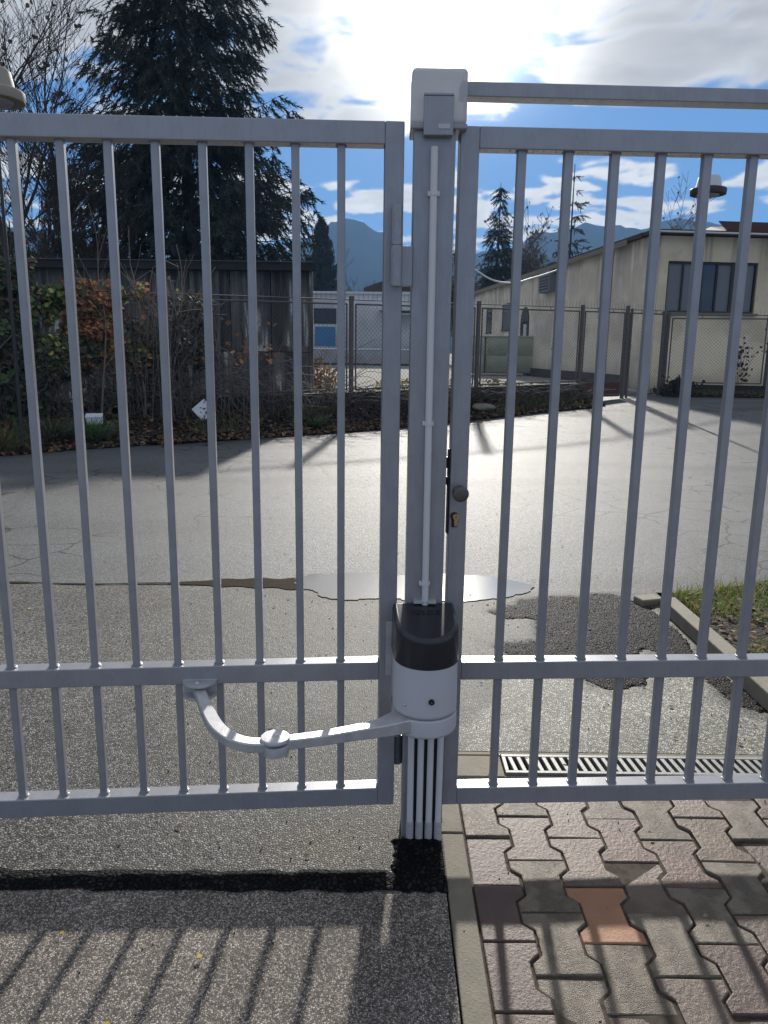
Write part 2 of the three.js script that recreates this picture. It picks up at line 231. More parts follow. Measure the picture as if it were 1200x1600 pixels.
{
  const mask = (x, z) => { const w = 0.05 * (fbm(x * 9, z * 9, 4, 0, 51) - 0.5) + 0.035 * (vnoise(x * 50, z * 50, 0, 52) - 0.5); return Math.max(smooth(-0.02, 0.025, distPoly(x, z, patchA) + w), smooth(-0.02, 0.02, distPoly(x, z, patchB) + w), smooth(-0.02, 0.02, distPoly(x, z, patchC) + w)); };
  const soft = (x, z) => { const w = 0.10 * (fbm(x * 9, z * 9, 4, 0, 51) - 0.5); return smooth(-0.13, 0.04, Math.max(distPoly(x, z, patchA), distPoly(x, z, patchB), distPoly(x, z, patchC)) + w); };
  const wetAt = (x, z) => smooth(0.30, 0.0, Math.hypot(Math.max(0, Math.abs(x - 0.18) - 0.62), (z + 4.53) * 1.15) - 0.22 + 0.12 * (fbm(x * 7, z * 7, 3, 0, 15) - 0.5));
  const tint = (x, z, y) => {
    const near = x > -2.7 && x < 2.7;
    let b = 0.80 + 0.34 * fbm(x * 1.1, z * 1.6, 4, 0, 21), r = b, g = b, bl = b;
    if (near) {
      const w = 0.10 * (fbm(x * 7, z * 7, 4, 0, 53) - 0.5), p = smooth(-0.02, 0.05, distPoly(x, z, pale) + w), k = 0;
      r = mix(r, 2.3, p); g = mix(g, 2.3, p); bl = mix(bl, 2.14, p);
      const d = mix(1, 0.40, soft(x, z)) * mix(1, 0.62, wetAt(x, z)); r *= d; g *= d; bl *= d;
      const rust = smooth(0.40, 0.05, Math.hypot((x + 0.02) * 0.8, (z + 1.98) * 1.6)) * fbm(x * 14, z * 14, 3, 0, 4); g *= 1 - 0.16 * rust; bl *= 1 - 0.3 * rust;
    }
    return [r, g, bl];
  };
  const f = (x0, x1, z0, z1) => (u, v) => { const x = mix(x0, x1, u), z = mix(z0, z1, v), k = x > -2.7 && x < 2.7 ? mask(x, z) : 0; return [x, 0.004 - 0.012 * k + 0.005 * k * (hash2(Math.round(x * 200), Math.round(z * 200), 1)), z]; };
  const zEnd = -1.852;
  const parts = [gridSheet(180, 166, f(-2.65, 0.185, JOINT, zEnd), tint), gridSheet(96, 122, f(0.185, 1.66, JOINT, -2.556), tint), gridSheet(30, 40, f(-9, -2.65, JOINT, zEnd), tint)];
  { const pos = [], uv = [], idx = [], id = new Map(), st = 0.0125, vert = (i, j) => { const key = i * 1000 + j; if (!id.has(key)) { const x = 0.4 + i * st + 0.006 * (hash2(i, j, 1) - 0.5), z = -4.55 + j * st + 0.006 * (hash2(i, j, 2) - 0.5), k = mask(x, z); id.set(key, pos.length / 3); pos.push(x, -0.004 + 0.006 * smooth(0.4, 0.9, k) + 0.005 * hash2(i, j, 3), z); uv.push(x, z); } return id.get(key); };
    for (let j = 0; j < 136; j++) for (let i = 0; i < 98; i++) { if (mask(0.4 + (i + 0.5) * st, -4.55 + (j + 0.5) * st) < 0.5) continue; const a = vert(i, j), b = vert(i + 1, j), c = vert(i + 1, j + 1), d = vert(i, j + 1); idx.push(a, d, c, a, c, b); }
    struct('gravel_patch', geoFrom(pos, idx, uv), M.gravel); }
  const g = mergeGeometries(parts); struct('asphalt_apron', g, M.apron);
}
{ // the side on which the photographer stands
  const tint = (x, z) => { const b = 0.8 + 0.4 * fbm(x * 2.2, z * 2.2, 4, 0, 77); return [b, b * 0.985, b * 0.97]; };
  struct('driveway', gridSheet(80, 60, (u, v) => { const x = mix(-6, 0.18, u), z = mix(-1.93, 6, Math.pow(v, 1.6)); return [x, 0.0, z]; }, tint), M.drive);
  const strip = gridSheet(200, 8, (u, v) => { const x = mix(-4.0, 0.182, u); const z0 = -1.862 - 0.03 * u + 0.016 * (vnoise(x * 20, 0, 0, 3) - 0.5), z1 = -1.772 - 0.04 * u + 0.016 * (vnoise(x * 16, 9, 0, 4) - 0.5); const e = Math.sin(Math.PI * v); return [x, 0.004 + e * (0.004 + 0.006 * hash2(Math.round(u * 200), Math.round(v * 8), 3)), mix(z0, z1, v)]; });
  struct('asphalt_seam', strip, M.gravel);
  const blob = gridSheet(60, 80, (u, v) => { const rag = 0.014 * (vnoise(v * 14, 3, 0, 6) - 0.5), x = mix(0.034 + rag, 0.186, u), z = mix(-2.04, -1.812 + 0.014 * (vnoise(u * 9, 1, 0, 5) - 0.5), v); const e = Math.min(1, Math.min(Math.min(u, 1 - u) * 10, Math.min(v, 1 - v) * 14)); return [x, 0.002 + e * (0.008 + 0.008 * fbm(x * 60, z * 60, 3, 0, 2)), z]; });
  struct('asphalt_patch', blob, M.gravel);
}
// puddle and the muddy joint
{
  const pts = [[-0.55, -4.66], [-0.45, -4.76], [-0.2, -4.80], [0.1, -4.79], [0.4, -4.82], [0.62, -4.78], [0.80, -4.70], [0.93, -4.55], [0.80, -4.38], [0.55, -4.28], [0.2, -4.26], [0.0, -4.29], [-0.2, -4.26], [-0.36, -4.30], [-0.43, -4.45], [-0.54, -4.52]];
  const c = new THREE.CatmullRomCurve3(pts.map(([x, z]) => new THREE.Vector3(x, 0, z)), true).getPoints(140).map((p, i) => [p.x + 0.05 * (fbm(i * 0.3, 3, 3, 0, 7) - 0.5) + 0.015 * (hash2(i, 3) - 0.5), p.z + 0.055 * (fbm(i * 0.3, 9, 3, 0, 8) - 0.5) + 0.012 * (hash2(i, 4) - 0.5)]);
  const sh = new THREE.ShapeGeometry(new THREE.Shape(c.map(([x, z]) => new THREE.Vector2(x, -z)))).rotateX(-Math.PI / 2).translate(0, 0.0085, 0);
  const pud = c.map(([x, z], i) => [x, z]);
  struct('puddle', sh, M.water);
  const mud = gridSheet(160, 4, (u, v) => { const x = mix(-2.7, -0.44, u), w = mix(0.010, 0.085, smooth(0.5, 0.9, u)) * (0.45 + 1.1 * vnoise(x * 9, 2, 0, 8)) * (u < 0.3 ? 1.2 : 1); return [x, 0.0075, JOINT - 0.02 - 0.05 * smooth(0.4, 1, u) + 0.05 * (vnoise(x * 2.2, 5, 0, 2) - 0.5) + w * (v - 0.5) * 2]; });
  struct('mud_joint', mud, M.mud);
}
{ // mountains: forested ridges far behind
  const prof = [[-70, 7.2], [-50, 8.6], [-35, 6.4], [-24, 7.6], [-15, 6.2], [-8, 6.6], [-4.8, 8.0], [-3.9, 9.0], [-2.1, 8.95], [-0.3, 8.25], [1.6, 7.5], [4.3, 6.9], [8.8, 7.2], [10.5, 8.2], [13.1, 8.62], [15.6, 8.78], [17.3, 8.42], [19.6, 8.92], [20.8, 8.95], [22, 8.43], [25, 8.3], [32, 7.3], [45, 8.9], [60, 6.5], [75, 7.5]];
  const hAt = (a) => { for (let i = 1; i < prof.length; i++) if (a <= prof[i][0]) { const t = (a - prof[i - 1][0]) / (prof[i][0] - prof[i - 1][0]), s = t * t * (3 - 2 * t); return mix(prof[i - 1][1], prof[i][1], s); } return 7; };
  const g = gridSheet(420, 46, (u, v) => { const a = mix(-68, 72, u), r = mix(520, 1380, v), k = v < 0.6 ? Math.pow(v / 0.6, 1.25) : 1 - Math.pow((v - 0.6) / 0.4, 2) * 0.8; const x = Math.sin(a * Math.PI / 180) * r, z = -Math.cos(a * Math.PI / 180) * r; const crest = Math.tan(hAt(a) * Math.PI / 180) * 1036; const rough = (fbm(x * 0.012, z * 0.012, 5, 0, 3) - 0.5) * 26 * k * (1 - smooth(0.45, 0.6, v)) + (fbm(a * 1.1, 3, 5, 0, 9) - 0.5) * 13 * k; return [x, crest * k + rough - 1 + 1.4 * k, z]; }, (x, z, y) => { const t = 0.7 + 0.7 * fbm(x * 0.02, z * 0.02, 4, 0, 8); return [t, t, t]; });
  struct('mountains', g, M.forest);
}

// ---------------------------------------------------------------- brick pavement, edging, drain
{
  const bed = struct('brick_pavement', gridSheet(2, 2, (u, v) => [mix(0.25, 3.2, u), -0.0085, mix(-2.385, 2, v)]), M.sand);
  const L = 0.2085, wide = 0.0825, nar = 0.0555, gap = 0.0030;
  const outline = (leftFlat) => { const pts = [], h = L / 2 - gap; const side = (s) => { const W = wide - gap, n = nar - gap; return [[s * W, -h], [s * W, -h + 0.034], [s * n, -h + 0.060], [s * n, h - 0.060], [s * W, h - 0.034], [s * W, h]]; }; const R = side(1), Lf = leftFlat ? [[-0.0525, -h], [-0.0525, h]] : side(-1); return [...R, ...Lf.reverse()]; };
  const make = (flat, y) => { const g = prism(outline(flat), -0.06, y, 0.0035); return uvBox(g, 2.2); };
  const shapes = [make(false, 0), make(true, 0)];
  const fine = (t, r) => { const c = t.clone(); c.repeat.set(r, r); c.needsUpdate = true; return c; };
  const aggBump = fine(asphaltBump, 0.62), aggMap = tex(512, (u, v, i, j) => { const t = mix(0.62, 1, smooth(0.3, 0.62, fbm(u * 9, v * 9, 4, 9, 5))) * mix(0.62, 1.05, hash2(i >> 1, j >> 1, 3)); return [t, t * 0.985, t * 0.95]; }), paverMap = tex(512, (u, v, i, j) => { const t = mix(0.72, 1, smooth(0.3, 0.62, fbm(u * 6, v * 6, 5, 6, 25))) * mix(0.86, 1.04, hash2(i >> 1, j >> 1, 4)); return [t, t * 0.98, t * 0.94]; });
  const mats = [[0.17, 0.130, 0.102], [0.175, 0.145, 0.110], [0.155, 0.115, 0.092], [0.145, 0.095, 0.078], [0.185, 0.155, 0.118], [0.120, 0.082, 0.070], [0.165, 0.122, 0.100], [0.19, 0.16, 0.125]].map((c, i) => { const rough = i % 3 === 1; return phys(rough ? c.map((v) => v * 1.2) : c, 0.52, { map: rough ? aggMap : i % 3 ? grainMap : paverMap, bumpMap: rough ? aggBump : grainBump, bumpScale: rough ? 0.0028 : 0.0022, specularIntensity: 0.6 }); });
  const terracotta = std([0.40, 0.205, 0.115], 0.7, { map: grainMap, bumpMap: grainBump, bumpScale: 0.0015 });
  const R = rng(9);
  for (let c = 0; c < 13; c++) for (let r = -1; r < 9; r++) {
    const x = 0.310 + c * 0.138, odd = c % 2, z = -2.163 + r * L + (odd ? L / 2 : 0);
    const zz = z;
    if (zz - L / 2 < -2.40 || zz > -0.5) continue;
    const red = c === 2 && r === 2, m = red ? terracotta : mats[Math.floor(R() * mats.length)];
    const p = obj('paver', shapes[c === 0 ? 1 : 0], m, bed, red ? 'clean orange terracotta paver' : undefined);
    p.position.set(x, -0.003 + 0.011 * (R() - 0.5) + (red ? 0.003 : 0), zz); p.rotation.set(0.035 * (R() - 0.5), 0.02 * (R() - 0.5), 0.035 * (R() - 0.5));
  }
  const edging = [[-2.385, -2.075], [-2.07, -1.07], [-1.065, -0.065]];
  const e = thing('edging_kerb', 'narrow flush concrete edging strip between the brick pavement and the dark asphalt', 'kerb', [0.218, 0, -1.4]);
  for (const [a, b] of edging) { const g = uvBox(box(0.066, 0.12, b - a - 0.004, 0, -0.058, (a + b) / 2 + 1.4, 0.004), 3); obj('stone', g, M.concrete, e); }
}
{
  const d = thing('drain_grate', 'long pale slotted drain grate set across the ground behind the gate', 'drain', [0.43, 0, -2.465]);
  const W = 2.4;
  obj('channel', [box(W, 0.004, 0.12, W / 2, -0.07, 0), box(W, 0.07, 0.004, W / 2, -0.035, 0.058), box(W, 0.07, 0.004, W / 2, -0.035, -0.058)], M.black, d);
  for (const s of [-1, 1]) obj('rim', uvBox(box(W, 0.024, 0.016, W / 2, -0.002, s * 0.054, 0.002), 4), M.grate, d);
  obj('rim', uvBox(box(0.014, 0.024, 0.092, 0.007, -0.002, 0, 0.002), 4), M.grate, d);
  const bar = uvBox(box(0.0165, 0.022, 0.094, 0, -0.002, 0, 0.003), 4);
  for (let i = 0; i < 78; i++) { const b = obj('bar', bar, M.grate, d); b.position.x = 0.034 + i * 0.0302; b.rotation.y = 0.10; }
  const lip = struct('drain_mortar', [box(2.75, 0.05, 0.028, 1.63, -0.022, -2.545, 0.006), box(2.75, 0.05, 0.016, 1.63, -0.024, -2.393, 0.005), box(0.246, 0.05, 0.14, 0.304, -0.0215, -2.457, 0.006), box(0.075, 0.05, 0.028, 0.2165, -0.0215, -2.545, 0.005)].map((g) => uvBox(g, 3)), M.concrete);
}

// ---------------------------------------------------------------- right kerb and grass bed
{
  const k = thing('bed_kerb', 'pale concrete kerb around the grassy bed right of the gate', 'kerb', [1.62, 0, -3.6]);
  for (let i = 0; i < 3; i++) { const z = -4.19 + 0.5 + i * 1.0; obj('stone', uvBox(box(0.085, 0.16, 0.992, 0.0, -0.005, z + 3.6, 0.008), 2), M.concrete, k); }
  const b = uvBox(box(0.14, 0.08, 0.10, 0, 0, 0, 0.012), 2); const o = obj('stone', b, M.concrete, k, 'broken low corner stone'); o.position.set(-0.07, -0.005, -0.70); o.rotation.y = 0.3;
  for (let i = 0; i < 3; i++) { const g = obj('stone', uvBox(box(0.92, 0.10, 0.09, 0, 0, 0, 0.01), 2), M.concrete, k); g.position.set(0.42 + i * 0.86, -0.012, -0.79 - i * 0.36); g.rotation.y = 0.395; }
  const bed = gridSheet(60, 60, (u, v) => { const x = mix(1.655, 5.2, u), z = mix(-2.3, -4.27 - (x - 1.66) * 0.415, v); return [x, 0.055 + 0.03 * (fbm(x * 6, z * 6, 3, 0, 5) - 0.3) + 0.05 * smooth(0, 1, u), z]; });
  struct('soil_bed', uvBoxKeep(bed, 1.2), M.soil);
  const R = rng(77), tri = geoFrom([-0.5, 0, 0, 0.5, 0, 0, 0.35, 0.55, 0.12, -0.35, 0.55, 0.12, 0, 1, 0.4], [0, 1, 2, 0, 2, 3, 3, 2, 4]);
  const list = [], cols = [], lit = [], litc = [];
  for (let i = 0; i < 9000; i++) {
    const x = 1.67 + Math.pow(R(), 1.2) * 2.6, zb = -4.24 - (x - 1.66) * 0.40, z = mix(zb, -2.4, Math.pow(R(), 1.5)); const dn = fbm(x * 3, z * 3, 3, 0, 14) + 0.28 * smooth(0.55, 0.1, z - zb) - 0.02; if (R() > smooth(0.42, 0.66, dn)) continue;
    list.push(M4(x, 0.06, z, 1.3 * (R() - 0.5), R() * 6.3, 1.3 * (R() - 0.5), 0.0045 + 0.003 * R(), 0.03 + 0.085 * R() * R(), 0.05 + 0.05 * R())); const q = R(); cols.push(q < 0.38 ? RGB(0.30, 0.27, 0.08) : RGB(0.10 + 0.12 * R(), 0.20 + 0.12 * R(), 0.03));
  }
  tag(insts('bed_grass', tri, M.blade, list, scene, cols), 'short green grass growing in the kerbed bed by the gate');
  const quad = geoFrom([-0.5, 0, -0.5, 0.5, 0.15, -0.3, 0.3, 0, 0.5, -0.4, 0.2, 0.4], [0, 1, 2, 0, 2, 3]);
  for (let i = 0; i < 1500; i++) { const x = 1.68 + R() * 2.2, z = mix(-4.2 - (x - 1.66) * 0.4, -2.4, R()); lit.push(M4(x, 0.075 + 0.015 * R(), z, 0.6 * (R() - 0.5), R() * 6.3, 0.6 * (R() - 0.5), 0.012 + 0.026 * R())); litc.push(RGB(0.06 + 0.11 * R(), 0.04 + 0.05 * R(), 0.022)); }
  tag(insts('leaf_litter', quad, M.litter, lit, scene, litc), 'brown fallen leaves lying in the kerbed bed by the gate');
}
function uvBoxKeep(g, s) { const uv = g.attributes.uv, p = g.attributes.position; for (let i = 0; i < p.count; i++) uv.setXY(i, p.getX(i) * s, p.getZ(i) * s); return g; }

// ---------------------------------------------------------------- gate leaves, post, lamp, motor
const rbox = (w, h, d, x, y, z, r = 0.003) => uvBox(new RoundedBoxGeometry(w, h, d, 2, r).translate(x, y, z), 4);
const frontZ = -0.025;                                   // tubes are 50 mm deep, their faces at the leaf's own z = 0
function welds(parent, xs, w, d, ys, sag) { const L = []; for (const x of xs) for (const [y, up] of ys) for (const s of [-1, 1]) L.push(M4(x + s * (w / 2 + 0.001), y + x * sag + up * 0.0012, frontZ, 0, 0, 0, 0.0030, 0.0030, d * 0.5)); return insts('weld_bead', new THREE.SphereGeometry(1, 8, 6), M.paint, L, parent); }
function leafDrops(parent, list, seed) { const R = rng(seed), out = []; for (const [x0, x1, y] of list) for (let x = x0; x < x1; x += 0.006 + 0.05 * R() * R()) out.push(M4(x, y - 0.0008, -0.004 - 0.012 * R(), 0, 0, 0, 0.0012 + 0.0016 * R())); const o = insts('water_drop', new THREE.SphereGeometry(1, 8, 6), M.drop, out, parent); return o; }
{
  const g = thing('driveway_gate', 'grey metal driveway gate leaf left of the post, carrying the motor arm', 'gate', [0.03, 0, -2.06], 4 * Math.PI / 180);
  const sag = 0.0095;
  const L = 2.62, xr = 0.0095;
  for (const [y0, y1] of [[1.9240, 1.9780], [0.4995, 0.5530], [0.1015, 0.1570]]) obj('rail', rbox(L - 0.1, y1 - y0, 0.05, xr - 0.048 - (L - 0.1) / 2, 0, frontZ).rotateZ(sag).translate(0, (y0 + y1) / 2, 0), M.paint, g);
  for (const x of [xr - 0.024, xr - L + 0.028]) obj('stile', rbox(0.048, 1.8765 + 0.0005, 0.05, x, 1.03975 + x * sag, frontZ), M.paint, g);
  const bar = rbox(0.0205, 1.80, 0.022, 0, 1.03975, frontZ);
  for (let i = 0; i < 21; i++) { const b = obj('bar', bar, M.paint, g); b.position.set(-0.1473 - i * 0.1146, (-0.1473 - i * 0.1146) * sag, 0); }
  welds(g, Array.from({ length: 21 }, (_, i) => -0.1473 - i * 0.1146), 0.0205, 0.022, [[1.9240, -1], [0.5530, 1], [0.4995, -1], [0.1570, 1]], sag);
  leafDrops(g, [[-1.1, -0.05, 1.9240], [-1.1, -0.05, 0.4995]], 5).rotation.z = sag;
}
{
  const g = thing('pedestrian_gate', 'grey metal gate leaf right of the post with a round knob and lock', 'gate', [0.15, 0, -2.06], 2.8 * Math.PI / 180);
  const sag = 0.003;
  const L = 1.62, xl = 0.029;
  for (const [y0, y1] of [[1.9180, 1.9700], [0.4985, 0.5520], [0.1015, 0.1555]]) obj('rail', rbox(L - 0.096, y1 - y0, 0.05, xl + 0.048 + (L - 0.096) / 2, 0, frontZ).rotateZ(sag).translate(0, (y0 + y1) / 2, 0), M.paint, g);
  for (const x of [xl + 0.024, xl + L - 0.024]) obj('stile', rbox(0.048, 1.8685, 0.05, x, 1.03575 + x * sag, frontZ), M.paint, g);
  const bar = rbox(0.0225, 1.79, 0.024, 0, 1.03575, frontZ);
  for (let i = 0; i < 12; i++) { const b = obj('bar', bar, M.paint, g); b.position.set(0.1885 + i * 0.1198, (0.1885 + i * 0.1198) * sag, 0); }
  welds(g, Array.from({ length: 12 }, (_, i) => 0.1885 + i * 0.1198), 0.0225, 0.024, [[1.9180, -1], [0.5520, 1], [0.4985, -1], [0.1555, 1]], sag);
  leafDrops(g, [[0.08, 1.1, 1.9180]], 6);
  const k = obj('knob', new THREE.LatheGeometry([[0, 0.046], [0.014, 0.0455], [0.020, 0.042], [0.0215, 0.036], [0.0205, 0.029], [0.014, 0.025], [0.011, 0.020], [0.011, 0.006], [0.018, 0.004], [0.019, 0]].map(([r, y]) => new THREE.Vector2(r, y)), 28).rotateX(Math.PI / 2), M.knob, g); k.position.set(0.054, 1.048, 0);
  const ky = 0.972, kx = 0.046, c = obj('lock_cylinder', [cyl(0.0085, 0.0085, 0.012, 0, 0, 0, 20).rotateX(Math.PI / 2).translate(0, 0.008, 0.006), box(0.0095, 0.022, 0.012, 0, -0.008, 0.006, 0.003)], M.brass, g); c.position.set(kx, ky, 0);
  obj('keyway', box(0.0018, 0.008, 0.001, 0, 0.008, 0.0126), M.black, c);
  const e = obj('escutcheon', [cyl(0.0115, 0.0115, 0.004, 0, 0, 0, 20).rotateX(Math.PI / 2).translate(0, 0.008, 0.002), box(0.0155, 0.026, 0.004, 0, -0.009, 0.002, 0.001)], M.black, g); e.position.set(kx - 0.003, ky, 0);
  obj('lock_plate', [box(0.004, 0.235, 0.030, 0.0265, 1.045, -0.026), box(0.006, 0.03, 0.018, 0.0225, 1.125, -0.026, 0.002), box(0.006, 0.022, 0.02, 0.0225, 1.075, -0.026, 0.002)], M.black, g);
}
{
  const p = thing('gate_post', 'square grey metal gate post standing between the two leaves', 'post', [0.1145, 0, -2.095]);
  obj('tube', rbox(0.103, 1.955, 0.10, 0, 0.9775 + 0.002, 0, 0.004), M.paint, p);
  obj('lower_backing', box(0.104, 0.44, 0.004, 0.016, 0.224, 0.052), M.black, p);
  obj('collar', rbox(0.072, 0.088, 0.02, 0.006, 1.981, 0.064, 0.002), M.paint, p);
  obj('cap_step', rbox(0.072, 0.006, 0.024, 0.006, 2.0285, 0.062, 0.002), M.paint, p);
  obj('label_plate', box(0.028, 0.011, 0.002, 0.020, 1.957, 0.0745), M.housing, p);
  const h = obj('hinge', [cyl(0.0145, 0.0145, 0.098, 0, 1.632, 0, 20), cyl(0.0135, 0.0135, 0.095, 0, 1.7305, 0, 20)], M.paint, p); h.position.set(-0.0905, 0, 0.060);
  obj('hinge_pin', cyl(0.0085, 0.0085, 0.004, 0, 1.682, 0), M.steel, h);
  obj('hinge_plate', rbox(0.040, 0.098, 0.012, 0.020, 1.632, -0.006, 0.002), M.paint, h);
  for (const y of [0.30]) { const h2 = obj('hinge', [cyl(0.0145, 0.0145, 0.09, 0, y - 0.046, 0, 20), cyl(0.0135, 0.0135, 0.09, 0, y + 0.048, 0, 20)], M.paint, p); h2.position.set(-0.066, 0, -0.02); }
}
{
  const b = thing('overhead_beam', 'thin grey metal beam running over the right gate leaf', 'beam', [0.19, 0, -2.085], 2.2 * Math.PI / 180);
  obj('tube', rbox(1.9, 0.034, 0.05, 0.935, 2.0535, 0, 0.003), M.paint, b);
  obj('tube', rbox(0.05, 2.07, 0.05, 1.91, 1.0355, 0, 0.003), M.paint, b, 'upright at the far end of the beam');
  leafDrops(b, [[0.02, 1.1, 2.0366]], 8); b.children.at(-1).position.z = 0.025;
}
{
  const l = thing('warning_lamp', 'translucent pale warning lamp box on top of the gate post', 'lamp', [0.1225, 1.955, -2.085]);
  obj('lens', new RoundedBoxGeometry(0.136, 0.126, 0.108, 4, 0.011).translate(0, 0.074, 0), M.lens, l);
  obj('base', new RoundedBoxGeometry(0.139, 0.014, 0.112, 2, 0.004).translate(0, 0.005, 0), M.paint, l);
  obj('socket', [cyl(0.018, 0.016, 0.03, 0, 0.028, 0), cyl(0.012, 0.014, 0.035, 0, 0.06, 0)], M.pvc, l);
}
{
  const c = thing('cable_conduit', 'single pale cable conduit running up the front of the gate post', 'conduit', [0.1165, 0.735, -2.034]);
  obj('pipe', new THREE.CylinderGeometry(0.0093, 0.0093, 1.178, 18).translate(0, 0.589, 0).rotateZ(0.003), M.pvc, c);
  for (const y of [0.06, 0.50, 1.07]) obj('clip', [rbox(0.030, 0.012, 0.012, -0.003, y, -0.004, 0.002), cyl(0.0108, 0.0108, 0.011, -0.002, y, 0, 18)], M.pvc, c);
}
[0.0875, 0.1152, 0.1430, 0.1705].forEach((x, i) => {
  const t = thing('ground_conduit', ['leftmost of the four short pale conduits below the motor', 'second from left of four pale conduits below the motor', 'third from left of four pale conduits below the motor', 'rightmost of the four short pale conduits below the motor'][i], 'conduit', [x, 0.004, -2.033], 0, 'conduits rising from the ground below the motor');
  obj('pipe', new THREE.CylinderGeometry(0.0094, 0.0096, 0.365, 18).translate(0, 0.2425, 0).rotateZ(0.006 * (1.5 - i) * 0.3), M.pvc, t);
  obj('sleeve', [new THREE.CylinderGeometry(0.0112, 0.0116, 0.058, 18).translate(0, 0.029, 0), new THREE.CylinderGeometry(0.0104, 0.0112, 0.006, 18).translate(0, 0.061, 0)], M.pvcTip, t);
});
{ // swing-gate motor
  const O = [0.112, 0, -2.04], m = thing('gate_motor', 'grey gate motor with black slanted cover and folding arm on the post', 'motor', O);
  const yaw = 0.075, hw = 0.0865;
  const plan = (r, back = 0.0, n = 28) => { const P = [[-r, back], [-r, 0.085]]; for (let i = 0; i <= n; i++) { const a = Math.PI - Math.PI * i / n; P.push([Math.cos(a) * r, 0.086 + Math.sin(a) * r]); } P.push([r, 0.085], [r, back]); return P; };
  function loft(rings, capTop, capBottom) {               // rings: arrays of [x,y,z] of equal length
    const pos = [], idx = [], n = rings[0].length; for (const r of rings) for (const p of r) pos.push(...p);
    for (let k = 0; k < rings.length - 1; k++) for (let i = 0; i < n; i++) { const a = k * n + i, b = k * n + (i + 1) % n; idx.push(a, b, b + n, a, b + n, a + n); }
    const cap = (k, flip) => { const c = [0, 0, 0]; for (let i = 0; i < n; i++) for (let q = 0; q < 3; q++) c[q] += rings[k][i][q] / n; const ci = pos.length / 3; pos.push(...c); for (let i = 0; i < n; i++) { const a = k * n + i, b = k * n + (i + 1) % n; flip ? idx.push(a, ci, b) : idx.push(a, b, ci); } };
    if (capTop) cap(rings.length - 1, false); if (capBottom) cap(0, true);
    const g = geoFrom(pos, idx, pos.flatMap((_, i) => i % 3 === 0 ? [pos[i] * 5, pos[i + 1] * 5 + pos[i + 2] * 5] : [])); return g.rotateY(yaw);
  }
  const ring = (r, y, back = 0) => plan(r, back).map(([x, z]) => [x, typeof y === 'function' ? y(z) : y, z]);
  obj('housing', loft([ring(hw - 0.006, 0.468), ring(hw - 0.001, 0.474), ring(hw, 0.480), ring(hw - 0.001, 0.606), ring(hw - 0.004, 0.612)], true, true), M.housing, m);
  for (const [x, y] of [[-0.052, 0.505], [0.060, 0.505]]) { const a = Math.asin(x / hw), sc = obj('screw', new THREE.LatheGeometry([[0, 0.0015], [0.003, 0.0015], [0.0036, -0.002]].map(([r, h]) => new THREE.Vector2(r, h)), 12).rotateX(Math.PI / 2), M.steel, m); sc.position.set(x, y, 0.086 + Math.sqrt(hw * hw - x * x) - 0.001); sc.rotation.y = a; }
  const slope = (z) => mix(0.738, 0.693, clamp(z / 0.172));
  obj('cover', loft([ring(hw - 0.002, 0.6095), ring(hw + 0.0008, 0.6125), ring(hw - 0.001, (z) => slope(z) - 0.012), ring(hw - 0.004, (z) => slope(z) - 0.0045), ring(hw - 0.0085, (z) => slope(z) - 0.001), ring(hw - 0.013, slope, 0.004)], true), M.cover, m);
  obj('base_ring', loft([ring(hw - 0.012, 0.411, 0.01), ring(hw - 0.002, 0.416, 0.01), ring(hw + 0.0005, 0.423, 0.01), ring(hw + 0.0005, 0.462, 0.01), ring(hw - 0.003, 0.4665, 0.01)], true, true), M.housing, m);
  const lk = obj('release_lock', new THREE.LatheGeometry([[0, 0.004], [0.0062, 0.0055], [0.0078, 0.005], [0.0078, -0.004]].map(([r, y]) => new THREE.Vector2(r, y)), 20).rotateX(Math.PI / 2), M.black, m); lk.position.set(0.0135 + 0.005, 0.5235, 0.1715); lk.rotation.y = 0.1;
  obj('keyhole', box(0.0014, 0.004, 0.001, 0, 0, 0.0062), M.steel, lk);
  const bk = obj('top_bracket', [rbox(0.062, 0.008, 0.022, 0.0, 0.743, 0.004, 0.001), rbox(0.056, 0.04, 0.004, 0.0, 0.722, -0.008, 0.001)], M.alu, m); bk.position.x = 0.004;
  obj('back_plate', rbox(0.196, 0.16, 0.006, -0.004, 0.60, -0.0045, 0.001), M.alu, m);
  const font = await new FontLoader().loadAsync('fonts/droid/droid_sans_bold.typeface.json');
  const tg = new TextGeometry('NICE', { font, size: 0.0135, depth: 0.0006, curveSegments: 5, bevelEnabled: false }); tg.computeBoundingBox(); const tw = tg.boundingBox.max.x;
  tg.scale(1.9, 1.35, 1).translate(-tw * 1.9 / 2, 0, 0).rotateX(-Math.PI / 2 + Math.atan((0.738 - 0.693) / 0.172)); const lt = obj('lettering', tg, M.black, m); lt.position.set(0.004, slope(0.056) + 0.0003, 0.056); lt.rotation.y = yaw;
  // arm: flat bars lying level at 0.45 to 0.49
  function flatBar(path, widths, y0, y1, seg = 40) {
    const c = new THREE.CatmullRomCurve3(path.map(([x, z]) => new THREE.Vector3(x - O[0], 0, z - O[2]))), pos = [], idx = [], uv = []; const K = 8, e = 0.003;
    for (let i = 0; i <= seg; i++) { const t = i / seg, p = c.getPointAt(t), d = c.getTangentAt(t), nx = d.z, nz = -d.x, f = t * (widths.length - 1), q = Math.min(widths.length - 2, Math.floor(f)), w = mix(widths[q], widths[q + 1], f - q) / 2; const b = Array.isArray(y0) ? mix(y0[0], y0[1], t) : y0, T = b + (Array.isArray(y1) ? mix(y1[0], y1[1], t * t) : y1); for (const [s, y] of [[-w + e, b], [w - e, b], [w, b + e], [w, T - e], [w - e, T], [-w + e, T], [-w, T - e], [-w, b + e]]) { pos.push(p.x + nx * s, y, p.z + nz * s); uv.push(t * 2, s * 5 + y * 5); } }
